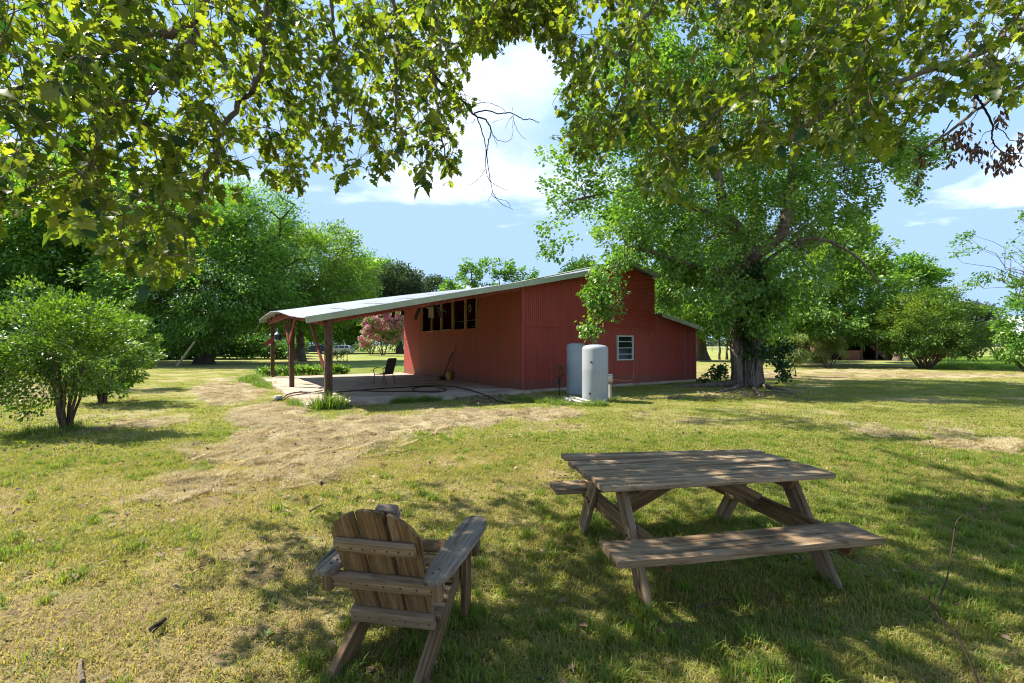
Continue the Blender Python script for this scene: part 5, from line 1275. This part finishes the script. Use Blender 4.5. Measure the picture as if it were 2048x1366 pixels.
# weeds: along the slab edge, at the posts, round the tanks
wm = [blades(52, .15, .06, .32, .009, .6, 160 + k, tb=.05) for k in range(3)]
wp = []; ws = []
def weedline(a, b_, n, w, s0, s1, za=0.0):
    for i in range(n):
        t = rng.random(); p = Vector(a).lerp(Vector(b_), t); wp.append((p.x + rng.normal() * w, p.y + rng.normal() * w, za)); ws.append(rng.uniform(s0, s1))
weedline(W(-7.0, -.60, 0), W(-6.5, -.66, 0), 26, .10, .9, 2.1); weedline(W(-7.35, .0, 0), W(-7.35, 1.2, 0), 14, .08, .5, 1.0)
weedline(W(-4.9, -.55, 0), W(-3.3, -.52, 0), 30, .06, .5, 1.15); weedline(W(-3.3, -.55, 0), W(-.2, -.5, 0), 22, .09, .25, .6)
weedline(W(-7.55, 6.5, 0), W(-7.6, 9.5, 0), 26, .16, .6, 1.2); weedline(W(-7.7, 10, 0), W(-7.6, 12.9, 0), 50, .25, .8, 1.6)
weedline(W(-7.2, 13.0, 0), W(-2.8, 12.95, 0), 90, .28, .7, 1.6)
weedline(G(1060, 800), G(1130, 812), 40, .16, .4, .9); weedline(G(1120, 810), G(1160, 812), 14, .14, .3, .7); weedline(G(1168, 811), G(1215, 811), 22, .09, .4, 1.05); weedline(G(1222, 800), G(1240, 798), 8, .06, .3, .6); weedline(G(1000, 796), G(1050, 800), 12, .15, .3, .7)
weedline(G(95, 868), G(165, 858), 22, .25, .5, 1.1); weedline(G(20, 745), G(-60, 745), 30, .5, 1.0, 2.0)
wp = np.array(wp); ws = np.array(ws)
scatter('weeds', 'tall bright green weeds along the slab edge, at the posts and round the tanks', wp, rng.random(len(wp)) * 6.28, ws, .08, wm, WEED)
# broad leaved bed behind the far slab edge
bc = []
for i in range(150):
    p = W(-7.2 + 4.3 * rng.random(), 13.0 + .9 * rng.random(), 0); bc.append((p.x, p.y, .15 + .35 * rng.random()))
V, Fc, ti = crown_leaves(np.array(bc), .2, 30, .13, .7, 170, .1, .7, .6); o = link('leafy_bed', mesh_np('leafy_bed', V, Fc, False, ti), L_BRIGHT); setp(o, 'bright leafy plants growing along the back edge of the slab', None, None, 'stuff')
# long grass and rough field edge at the right
fg = [blades(160, .8, .25, .6, .03, .4, 180 + k, tb=.2) for k in range(2)]
x = rng.uniform(P(1880, 700, 36).x, P(2120, 700, 36).x, 500); y = rng.uniform(33, 62, 500); x = x / 36 * y
scatter('long_grass', 'long bright green grass of the field beyond the mown lawn at the right', np.stack([x, y, 0 * x], -1), rng.random(500) * 6.28, .35 + .4 * rng.random(500), .03, fg, leaf_mat('field_grass_blade', (.30, .33, .08), (.24, .34, .06), (.17, .28, .04), .45, (1.3, 1.4, .6), .6))
# dark juniper like sprig against the wall, litter of bark and stones by the hose
make_tree('dead_sapling', 'small dark dead looking evergreen sprig against the red wall left of the tanks', 'sapling', G(1119, 790), [E(1117, 748, 16.0, 12, 26, .18), E(1106, 762, 16.0, 9, 10, .12)], leaf_mat('browned_needles', (.03, .022, .014), (.05, .05, .022), (.08, .065, .03), .2, (1, 1, .7)), DEADT, 185, .018, .35, dens=30, r=.12, per=26, size=.055, wid=.3, nlimb=8, twigs=16, gap=.3, zmin=.2)
def bit(seed):
    b = MB(); g = np.random.default_rng(seed)
    for k in range(5):
        c = Vector((g.normal() * .12, g.normal() * .10, .012)); dv = Vector((g.normal(), g.normal(), g.normal() * .3)).normalized() * g.uniform(.03, .09); b.bar(c - dv, c + dv, .02, .014)
    me = bpy.data.meshes.new('bits'); me.from_pydata(b.v, [], b.f)
    a = me.attributes.new('tint', 'FLOAT', 'POINT'); a.data.foreach_set('value', np.full(len(b.v), g.random(), np.float32)); return me
pts = [G(rng.normal(965, 22), rng.normal(800, 4), .01) for k in range(60)] + [G(rng.normal(1060, 24), rng.normal(796, 2.5), .01) for k in range(26)] + [G(rng.normal(1500, 60), rng.normal(790, 6), .0) for k in range(90)]
pts = np.array([tuple(p) for p in pts])
scatter('debris', 'chips of bark and broken bits lying off the slab edge and round the tree roots', pts, rng.random(len(pts)) * 6.28, .6 + .8 * rng.random(len(pts)), .2, [bit(190), bit(191)], LIT)
# ------------------------------------------------------------------ the oak overhead: its trunk stands behind the camera, its branches hang into view
OT = Vector((.9, -4.6, 0)); g = np.random.default_rng(200)
oak = empty('oak_tree', OT, 'big lobed leaf oak whose branches hang down over the near lawn from above', 'tree')
XB = [-200, 0, 60, 130, 200, 210, 300, 395, 400, 470, 500, 520, 545, 600, 640, 700, 760, 800, 850, 900, 928, 925, 905, 940, 955, 1000, 1060, 1110, 1122, 1120, 1085, 1062, 1075, 1150, 1210, 1290, 1340, 1390, 1410, 1450, 1500, 1560, 1620, 1700, 1780, 1860, 1905, 1945, 1970, 2048, 2250]
YB = [470, 470, 440, 480, 500, 540, 575, 560, 470, 420, 320, 330, 395, 400, 385, 370, 380, 330, 412, 385, 335, 250, 190, 170, 130, 95, 85, 100, 140, 200, 250, 300, 320, 352, 360, 395, 435, 430, 370, 345, 325, 350, 335, 318, 322, 280, 235, 208, 200, 225, 250]
xs_ = np.maximum.accumulate(np.array(XB) + np.arange(len(XB)) * 1e-3)
def lower(px): return np.interp(px, xs_, YB)
XD = [-200, 0, 150, 300, 450, 600, 750, 900, 1000, 1100, 1200, 1300, 1450, 1600, 1800, 2048, 2250]
YD = [2.5, 2.6, 2.9, 3.4, 4.3, 4.8, 4.8, 4.7, 6.3, 6.3, 5.2, 4.9, 4.3, 4.0, 4.2, 4.6, 4.6]
HOLES = [(200, 80, 34, .7), (430, 178, 36, .8), (520, 312, 30, 1.0), (455, 205, 30, .5), (1010, 160, 50, 1.0), (1385, 50, 70, .72), (1330, 110, 50, .6), (560, 250, 30, .5), (650, 95, 26, .4), (260, 268, 22, .6), (1240, 330, 40, .35), (1480, 280, 40, .3), (40, 60, 26, .5), (330, 30, 24, .5), (90, 280, 24, .4), (700, 330, 24, .4), (1960, 215, 24, .6), (620, 180, 22, .4)]
def cover(px, py):
    """how likely the oak hides this direction, for directions inside the view"""
    lo = lower(px); c = np.clip((lo - py) / 26, 0, 1) * np.where(py < 120, .95, 1)
    n = fbm(px / 70, py / 70, 3); c = c * np.clip(.62 + (n - .36) * 3.2, .3, 1) * np.where(px < 950, 1.0, .8)
    for x, y, r, a in HOLES: c = c * (1 - a * np.exp(-((px - x) ** 2 + (py - y) ** 2) / r ** 2))
    c = np.maximum(c, .95 * np.clip((lo - py) / 20, 0, 1) * ((px > 940) & (px < 1130)))
    return c
# limbs: read off the photograph where they show, carried back overhead to the trunk
def LP(l): return [P(*q) for q in l]
crotch = Vector((.7, -4.2, 3.6))
VIS = [  # (points px, py, distance), radius at the first and last point
    ([(430, -130, 4.3), (395, 35, 3.9), (281, 72, 3.7), (127, 136, 3.5), (35, 182, 3.3), (-60, 240, 3.1)], .034, .016),
    ([(395, 60, 3.9), (351, 149, 3.7), (228, 215, 3.4), (189, 281, 3.3), (176, 364, 3.3), (158, 440, 3.3)], .022, .005),
    ([(545, -140, 4.6), (536, 0, 4.4), (527, 132, 4.3), (461, 233, 4.1), (430, 320, 3.9), (382, 435, 3.7), (364, 505, 3.6)], .030, .006),
    ([(800, -140, 4.8), (789, 0, 4.7), (792, 140, 4.7), (789, 263, 4.6)], .026, .008),
    ([(655, -120, 4.6), (661, 0, 4.6), (679, 132, 4.6), (700, 250, 4.6)], .020, .005),
    ([(880, -140, 4.9), (870, 0, 4.8), (868, 149, 4.6), (878, 240, 4.5), (890, 320, 4.5)], .018, .005),
    ([(2230, -40, 4.9), (2048, 60, 4.6), (1900, 130, 4.3), (1700, 195, 4.1), (1560, 290, 4.0)], .032, .010),
    ([(1850, -130, 4.4), (1750, 0, 4.2), (1600, 125, 4.2), (1450, 215, 4.4), (1335, 330, 4.7)], .030, .007),
    ([(1420, -120, 5.0), (1300, 20, 5.0), (1260, 110, 5.1), (1235, 220, 5.2), (1190, 300, 5.3)], .024, .006),
    ([(1120, -140, 6.6), (1060, 0, 6.4), (1030, 60, 6.3)], .020, .006),
    ([(2150, -120, 4.9), (2040, 20, 4.8), (1960, 150, 4.7), (1950, 215, 4.6)], .026, .012),
    ([(2150, 120, 4.8), (2000, 190, 4.7), (1900, 260, 4.5), (1840, 300, 4.5)], .018, .006),
]
nodes = []; nrad = []
def addlimb(pts, r0, r1, name='branch', n=8, mat=None):
    sp_ = spline(pts, 7); m = len(sp_)
    for p in sp_[1:-1]: p += Vector((g.normal(), g.normal(), g.normal())) * (.012 if r0 > .015 else .0025)
    b = MB(); b.tube(sp_, [r0 + (r1 - r0) * (i / (m - 1)) for i in range(m)], n, cap=False); b.build(name, mat or BARKL, oak, True)
    return sp_
for l, r0, r1 in VIS:
    sp_ = addlimb(LP(l), r0 * 1.25, r1 * 1.2); nodes += sp_; nrad += [r1] * len(sp_)
b = MB(); b.tube(spline([OT - Vector((0, 0, .2)), OT + Vector((0, 0, .5)), OT + Vector((-.05, .1, 2)), crotch], 6), [.62, .50, .44, .42, .40, .4, .4, .4, .4, .4, .4, .4, .4, .4, .4, .4, .4, .38, .36], 20); b.build('trunk', BARK, oak, True)
mains = [(crotch, Vector((-1.6, -1.0, 5.3)), Vector((-2.6, 2.0, 6.3)), P(430, -130, 4.3)), (crotch, Vector((.2, -.5, 5.6)), Vector((-.6, 2.4, 6.7)), P(800, -140, 4.8)), (crotch, Vector((2.0, -.8, 5.2)), Vector((3.6, 1.8, 6.0)), P(1850, -130, 4.4)),
         (crotch, Vector((2.8, -1.2, 5.0)), Vector((5.2, 1.6, 5.9)), P(2230, -40, 4.9)), (crotch, Vector((-2.2, -1.5, 4.8)), Vector((-4.8, 1.5, 6.4)), Vector((-6.2, 4.0, 6.6))), (crotch, Vector((0, -.2, 6)), Vector((-1.2, 3, 7.4)), Vector((-2.2, 6.2, 7.6))), (crotch, Vector((.2, .5, 7.2)), Vector((-.8, 4.5, 8.6)), Vector((-.2, 8.4, 9.3))), (crotch, Vector((-1.5, .3, 7)), Vector((-4.2, 4.0, 8.2)), Vector((-5.2, 7.5, 8.8)))]
for k, m in enumerate(mains): nodes += addlimb(list(m), .20, .04 if k < 4 else .03, 'branch', 9, BARK)
for a, b_ in ((P(545, -140, 4.6), Vector((-1.0, 3.2, 6.3))), (P(655, -120, 4.6), Vector((-.9, 3.2, 6.4))), (P(880, -140, 4.9), Vector((-.7, 3.3, 6.5))), (P(1420, -120, 5.0), Vector((2.4, 3.2, 6.4))), (P(1120, -140, 6.6), Vector((-.8, 4.4, 7.2))), (P(2150, -120, 4.9), Vector((4.9, 2.4, 6.0)))):
    q = min(nodes, key=lambda n_: (n_ - b_).length); nodes += addlimb([q, (q + a) / 2 + Vector((0, 0, .25)), a], .04, .022)
# overhead, out of view: the rest of the crown, shaped to throw the dappled shade round the table
Lv = -SUN
SHADE = [(560, 1366), (600, 1290), (690, 1245), (760, 1150), (860, 1045), (930, 1010), (1000, 965), (1090, 950), (1180, 900), (1350, 915), (1480, 905), (1640, 905), (1750, 888), (1900, 880), (2300, 868)]
LIT_SPOTS = [(1560, 945, 90, 13), (1700, 1010, 110, 26), (1790, 1050, 70, 22), (1480, 930, 160, 12), (1010, 1030, 40, 30), (1300, 1080, 40, 12), (950, 1140, 40, 30), (1100, 1000, 70, 14), (1890, 1075, 50, 8), (760, 1330, 50, 20), (1150, 1120, 40, 14), (1990, 1100, 50, 9), (1620, 1260, 40, 10), (1680, 1125, 100, 24), (1790, 1160, 80, 22), (1385, 1285, 60, 24), (1560, 1090, 60, 14)]
def shade_want(gx_, gy_):
    ok = gy_ > 1.6; qx = CX + gx_ / np.maximum(gy_, 1) * F; qy = CY + H / np.maximum(gy_, 1) * F
    edge = np.interp(qx, [a for a, _ in SHADE], [b for _, b in SHADE], left=1500)
    v = (qy > edge + 8).astype(float) * np.clip((fbm(gx_ * 2.0, gy_ * 2.0, 3) - .39) * 6, .06, .85)
    for x, y, rx, ry in LIT_SPOTS: v = v * (1 - np.exp(-(((qx - x) / rx / 1.25) ** 2 + ((qy - y) / ry / 1.25) ** 2)))
    return np.where(ok, v, .8)
# sprays: anchor points in the hanging curtain
NA = 12700
px = g.uniform(-500, 2500, NA); py = g.uniform(-260, 600, NA)
keep = g.random(NA) < cover(px, py); px, py = px[keep], py[keep]
dist = np.interp(px, XD, YD) * np.clip(g.normal(1.02, .16, len(px)), .75, 1.6)
# the left curtain has a second, farther and sunnier layer behind it
far2 = (g.random(len(px)) < .30) & (px < 980); dist = np.where(far2, dist * 1.45, dist)
anch = np.stack([(px - CX) / F * dist, dist, H - (py - CY) / F * dist], -1)
# thin the near ones so that coverage is even in the view
w = (dist / 4.6) ** 1.6; anch = anch[g.random(len(anch)) < np.clip(w, 0, 1) * np.where(anch[:, 0] < -1.0, .76, .88)]
ppx, ppy = proj(anch); ovr = (ppy < -45) | (ppx < -60) | (ppx > 2110)
tt_ = anch[:, 2] / -Lv.z; anch = anch[~ovr | (g.random(len(anch)) < .5 * shade_want(anch[:, 0] + Lv.x * tt_, anch[:, 1] + Lv.y * tt_))]
q1 = g.uniform(925, 1140, 420); q2 = g.uniform(-40, 105, 420); kq = g.random(420) < np.clip((lower(q1) - q2) / 30, 0, 1); q1, q2 = q1[kq], q2[kq]; q3 = g.uniform(5.4, 6.9, len(q1))
anch = np.concatenate([anch, np.stack([(q1 - CX) / F * q3, q3, H - (q2 - CY) / F * q3], -1)])
NO = 4300
ox = g.uniform(-9.5, 3.5, NO); oy = g.uniform(-2.0, 10.5, NO); oz = g.uniform(4.4, 9.2, NO)
tg = -oz / Lv.z; gx_, gy_ = ox + Lv.x * tg, oy + Lv.y * tg
qx, qy = CX + ox / np.maximum(oy, .2) * F, CY - (oz - H) / np.maximum(oy, .2) * F
outv = (oy < .5) | (qy < -70) | (np.abs(qx - CX) > 1150)
k = outv & (g.random(NO) < shade_want(gx_, gy_)) & ~((gx_ > -3) & (gx_ < 1.6) & (gy_ < 3.1) & (g.random(NO) < .7)); anch_o = np.stack([ox, oy, oz], -1)[k]
# ---- leaf shapes
HALF = [(.0, .0), (.05, .13), (.13, .27), (.21, .20), (.29, .27), (.37, .44), (.46, .26), (.55, .25), (.65, .36), (.73, .19), (.86, .10), (1.0, .0)]
def oakleaf(fold, curl, thin=1.0, seed=0):
    gg = np.random.default_rng(seed); V = []; Fc = []; n = len(HALF)
    for s in (1, -1):
        for (x, y) in HALF:
            y2 = s * y * thin * gg.uniform(.88, 1.12); V.append((x, y2, abs(y2) * fold - curl * (x - .2) ** 2 + gg.normal() * .012))
    mid = len(V); xs = [h[0] for h in HALF]
    for x in xs: V.append((x, 0, -curl * (x - .2) ** 2))
    for i in range(n - 1):
        Fc += [(mid + i, mid + i + 1, i + 1), (mid + i, i + 1, i)] ; Fc += [(mid + i + 1, mid + i, n + i), (mid + i + 1, n + i, n + i + 1)]
    return np.array(V), np.array([f for f in Fc if len(set(f)) == 3])
SHAPES = [oakleaf(.25, .25, 1, 1), oakleaf(.45, .1, .9, 2), oakleaf(.1, .5, 1.05, 3), oakleaf(.6, .3, .85, 4)]
SIMPLE_V = np.array([(0, 0, 0), (.35, .30, .06), (.65, .28, .0), (1, 0, -.15), (.65, -.28, 0), (.35, -.30, .06)]); SIMPLE_F = np.array([(0, 3, 2), (0, 2, 1), (0, 5, 4), (0, 4, 3)])
LB, LD, LN, LS = [], [], [], []; twp = []
NDS = np.array([tuple(q) for q in nodes])
order = np.argsort([np.min(np.linalg.norm(NDS - a, axis=1)) for a in anch])
def spray(a, simple=False):
    global NDS
    dn = np.linalg.norm(NDS - a, axis=1); q = NDS[int(np.argmin(dn))]; dq = dn.min()
    h = a - q; h = h / max(1e-6, np.linalg.norm(h)); ax = h * .6 + np.array([g.normal() * .5, g.normal() * .5, -.55 + g.normal() * .3]); ax /= np.linalg.norm(ax)
    L = g.uniform(.16, .34); s0 = a - ax * L
    md = (q + s0) / 2 + np.array([g.normal() * .1, g.normal() * .1, .12]) * min(1, dq)
    pts = [Vector(q), Vector(md), Vector(s0), Vector(a - ax * L * .4), Vector(a)]
    sp_ = spline(pts, 3) if dq < 3.0 else spline(pts, 4)
    rb = .0035 + .0035 * min(dq, 2.0)
    twp.append((sp_, rb, .0016, 4 if not simple else 3))
    NDS = np.concatenate([NDS, np.array([tuple(p) for p in sp_[3:-2:2]])])
    n = int(g.integers(7, 12)); sd = np.cross(ax, [0, 0, 1.0]); sd /= max(1e-6, np.linalg.norm(sd))
    for i in range(n):
        t = (i + .6) / n; bp = s0 + ax * L * t
        dr = ax * .55 + sd * (1 if i % 2 else -1) * g.uniform(.3, 1.0) + g.normal(0, .32, 3) + np.array([0, 0, -.32]); dr /= np.linalg.norm(dr)
        up = np.array([0, 0, 1.0]) + g.normal(0, .55, 3) - ax * .25
        LB.append(bp + dr * .022); LD.append(dr); LN.append(up); LS.append(g.uniform(.062, .118) * (.75 + .35 * t))
for i in order: spray(anch[i])
# unseen sprays and limb added high above, to lay broken shade beyond the table
FAR_SHADE = [(1480, 838, 200, 13), (1620, 852, 130, 9), (1380, 822, 140, 8), (1900, 818, 220, 8), (1820, 874, 150, 10)]
n2 = 3000; fx = g.uniform(1150, 2100, n2); fy = g.uniform(808, 890, n2); wv = np.zeros(n2)
for x, y, rx, ry in FAR_SHADE: wv = np.maximum(wv, np.exp(-(((fx - x) / rx) ** 2 + ((fy - y) / ry) ** 2) ** 2))
wv *= np.clip((fbm(fx / 60, fy / 12, 3) - .36) * 6, 0, 1); kk = g.random(n2) < wv
gy2 = F * H / (fy[kk] - CY); gx2 = (fx[kk] - CX) / F * gy2; hz2 = 2.6 + .95 * gy2 + g.uniform(0, 1.2, kk.sum()); t2 = hz2 / -Lv.z
anch_o = np.concatenate([anch_o, np.stack([gx2 - Lv.x * t2, gy2 - Lv.y * t2, hz2], -1)])
NDS = np.concatenate([NDS, np.array([tuple(p) for p in addlimb([crotch, Vector((-1.4, 1.5, 8.6)), Vector((-3.4, 6.5, 11.6)), Vector((-5.2, 11.5, 14.0))], .22, .05, 'branch', 9, BARK)])])
nvis = len(LB)
for i in range(len(anch_o)): spray(anch_o[i], True)
LB, LD, LN, LS = map(np.array, (LB, LD, LN, LS))
D1 = unit(LD); S1 = unit(np.cross(LN, D1)); N1 = np.cross(D1, S1)
cam_d = np.linalg.norm(LB - np.array([0, 0, H]), axis=1); okc = cam_d > 1.5
inv = np.zeros(len(LB), bool); inv[:nvis] = True
lx, ly = proj(LB + D1 * LS[:, None] * .5); inframe = inv & (lx > 8) & (lx < 2040) & (ly > 8) & (ly < 1366)
shape_i = g.integers(0, 4, len(LB))
# the three hundred that show largest are leaves of their own
app = np.where(inframe & okc, LS / np.maximum(LB[:, 1], .3) * np.abs(np.einsum('ij,ij->i', N1, unit(LB - np.array([0, 0, H])))) ** .5, 0)
single = np.argsort(-app)[:300]; is_single = np.zeros(len(LB), bool); is_single[single] = True
def batch(sel, Vb, Fb, tints):
    n = len(sel); Vw = LB[sel][:, None] + (D1[sel][:, None] * Vb[None, :, 0:1] + S1[sel][:, None] * Vb[None, :, 1:2] + N1[sel][:, None] * Vb[None, :, 2:3]) * LS[sel][:, None, None]
    Fw = Fb[None] + (np.arange(n) * len(Vb))[:, None, None]; return Vw.reshape(-1, 3), Fw.reshape(-1, 3), np.repeat(tints, len(Vb))
VV, FF, TT = [], [], []; base_i = 0
tint_all = np.clip(g.normal(.50, .27, len(LB)) + np.where(cam_d > 5, .12, 0), 0, 1)  # farther leaves tinted lighter: the sunlight on them is put into the colour
for s in range(5):
    if s < 4: sel = np.where(inv & okc & ~is_single & (shape_i == s))[0]; vb, fb = SHAPES[s]
    else: sel = np.where(~inv & okc)[0]; vb, fb = SIMPLE_V, SIMPLE_F
    v, f, t = batch(sel, vb, fb, tint_all[sel]); VV.append(v); FF.append(f + base_i); TT.append(t); base_i += len(v)
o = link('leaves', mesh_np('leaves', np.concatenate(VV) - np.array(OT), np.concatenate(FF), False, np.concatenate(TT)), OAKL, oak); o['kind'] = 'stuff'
lm = [mesh_np('leaf', v, f) for v, f in SHAPES]
for m in lm: m.materials.append(OAKR)
for i in single:
    o = bpy.data.objects.new('leaf', lm[shape_i[i]]); COL.objects.link(o); o.parent = oak
    m = Matrix((Vector(D1[i]), Vector(S1[i]), Vector(N1[i]))).transposed() * LS[i]; m = m.to_4x4(); m.translation = Vector(LB[i]) - OT; o.matrix_local = m
o = tube_np(twp).build('twigs', BARKL, oak, True); o['kind'] = 'stuff'
# the bare dead branch against the sky, and the bunches of withered brown leaves at the right
dead = [([(850, 120, 4.6), (868, 149, 4.6), (903, 189, 4.5), (925, 202, 4.5), (940, 222, 4.5), (953, 233, 4.5)], .014, .009),
        ([(948, 226, 4.5), (975, 221, 4.5), (997, 228, 4.45), (1022, 226, 4.4), (1045, 238, 4.4), (1062, 238, 4.4), (1078, 246, 4.4)], .007, .003),
        ([(953, 233, 4.5), (972, 240, 4.5), (982, 262, 4.5), (977, 285, 4.5), (974, 310, 4.5), (980, 355, 4.5), (986, 385, 4.5), (1000, 405, 4.5), (1026, 419, 4.5)], .008, .002),
        ([(955, 236, 4.5), (965, 266, 4.5), (972, 300, 4.5), (972, 338, 4.5), (980, 362, 4.5), (995, 372, 4.5), (1018, 382, 4.5)], .006, .002),
        ([(982, 262, 4.5), (995, 280, 4.5), (1016, 283, 4.5), (1025, 270, 4.5), (1026, 240, 4.45)], .003, .0015), ([(942, 214, 4.5), (955, 207, 4.5), (975, 206, 4.5), (1000, 214, 4.5), (1013, 225, 4.5)], .004, .002),
        ([(971, 338, 4.5), (955, 360, 4.5), (938, 370, 4.5), (916, 373, 4.5)], .003, .0012), ([(903, 280, 4.5), (914, 262, 4.5), (922, 240, 4.5)], .002, .001), ([(950, 238, 4.5), (944, 245, 4.5), (928, 246, 4.5)], .003, .0015),
        ([(982, 385, 4.5), (990, 396, 4.5), (1012, 402, 4.5), (1022, 414, 4.5)], .003, .0015), ([(1026, 230, 4.4), (1030, 250, 4.4), (1040, 268, 4.4), (1052, 280, 4.4)], .003, .0012), ([(1025, 232, 4.4), (1015, 245, 4.4), (1010, 258, 4.4)], .003, .001),
        ([(1025, 215, 4.4), (1024, 226, 4.4)], .002, .001), ([(985, 270, 4.5), (992, 285, 4.5), (995, 296, 4.5)], .003, .001), ([(985, 245, 4.5), (998, 240, 4.5), (1009, 238, 4.5)], .002, .001), ([(979, 365, 4.5), (968, 382, 4.5), (962, 398, 4.5)], .002, .001), ([(984, 388, 4.5), (978, 398, 4.5), (975, 405, 4.5)], .002, .001),
        ([(1950, 190, 4.6), (1958, 198, 4.6), (1968, 215, 4.6), (1985, 250, 4.6), (1984, 270, 4.6), (1990, 290, 4.6), (2010, 305, 4.6), (2050, 306, 4.6)], .012, .004), ([(1985, 252, 4.6), (2005, 262, 4.6), (2020, 280, 4.6), (2038, 280, 4.6), (2042, 265, 4.6)], .005, .002),
        ([(1984, 260, 4.6), (1967, 268, 4.6), (1958, 290, 4.6)], .004, .0015), ([(1960, 214, 4.6), (1950, 232, 4.6), (1936, 252, 4.6)], .004, .002), ([(1990, 290, 4.6), (1981, 305, 4.6), (1984, 318, 4.6), (1995, 322, 4.6)], .004, .0015), ([(1830, 300, 4.5), (1845, 310, 4.5), (1868, 311, 4.5)], .005, .002), ([(1936, 318, 4.5), (1950, 322, 4.5), (1968, 327, 4.5)], .004, .002), ([(1812, 340, 4.5), (1820, 356, 4.5), (1834, 371, 4.5)], .003, .001), ([(1905, 240, 4.5), (1880, 275, 4.5), (1850, 300, 4.5), (1835, 330, 4.5)], .006, .002)]
for l, r0, r1 in dead: addlimb(LP(l), r0, r1, 'dead_branch', 6, DEADT)
bl, bd, bn, bs = [], [], [], []
for (x, y, rx, ry, n) in ((1905, 285, 26, 16, 46), (1945, 302, 26, 16, 46), (1930, 265, 18, 14, 26), (2020, 315, 26, 18, 60), (1998, 340, 16, 14, 34), (2003, 240, 12, 18, 26), (1850, 330, 14, 9, 16), (1904, 326, 8, 9, 9), (1837, 362, 4, 8, 6), (2044, 285, 10, 14, 14), (1980, 335, 5, 9, 5)):
    for k in range(n):
        bl.append(tuple(P(x + g.normal() * rx * .6, y - 8 + g.normal() * ry * .6, 4.55 + g.normal() * .12))); bd.append((g.normal() * .35, g.normal() * .35, -1)); bn.append(g.normal(0, 1, 3)); bs.append(g.uniform(.045, .085))
V, Fc = leaf_cloud(np.array(bl), np.array(bd), unit(np.array(bn)), np.array(bs), .42, .5)
o = link('withered_leaves', mesh_np('withered_leaves', V - np.array(OT), Fc, False, np.repeat(g.random(len(bl)), 4)), DEADL, oak); o['kind'] = 'stuff'
print('oak leaves', len(LB), 'visible', inframe.sum())
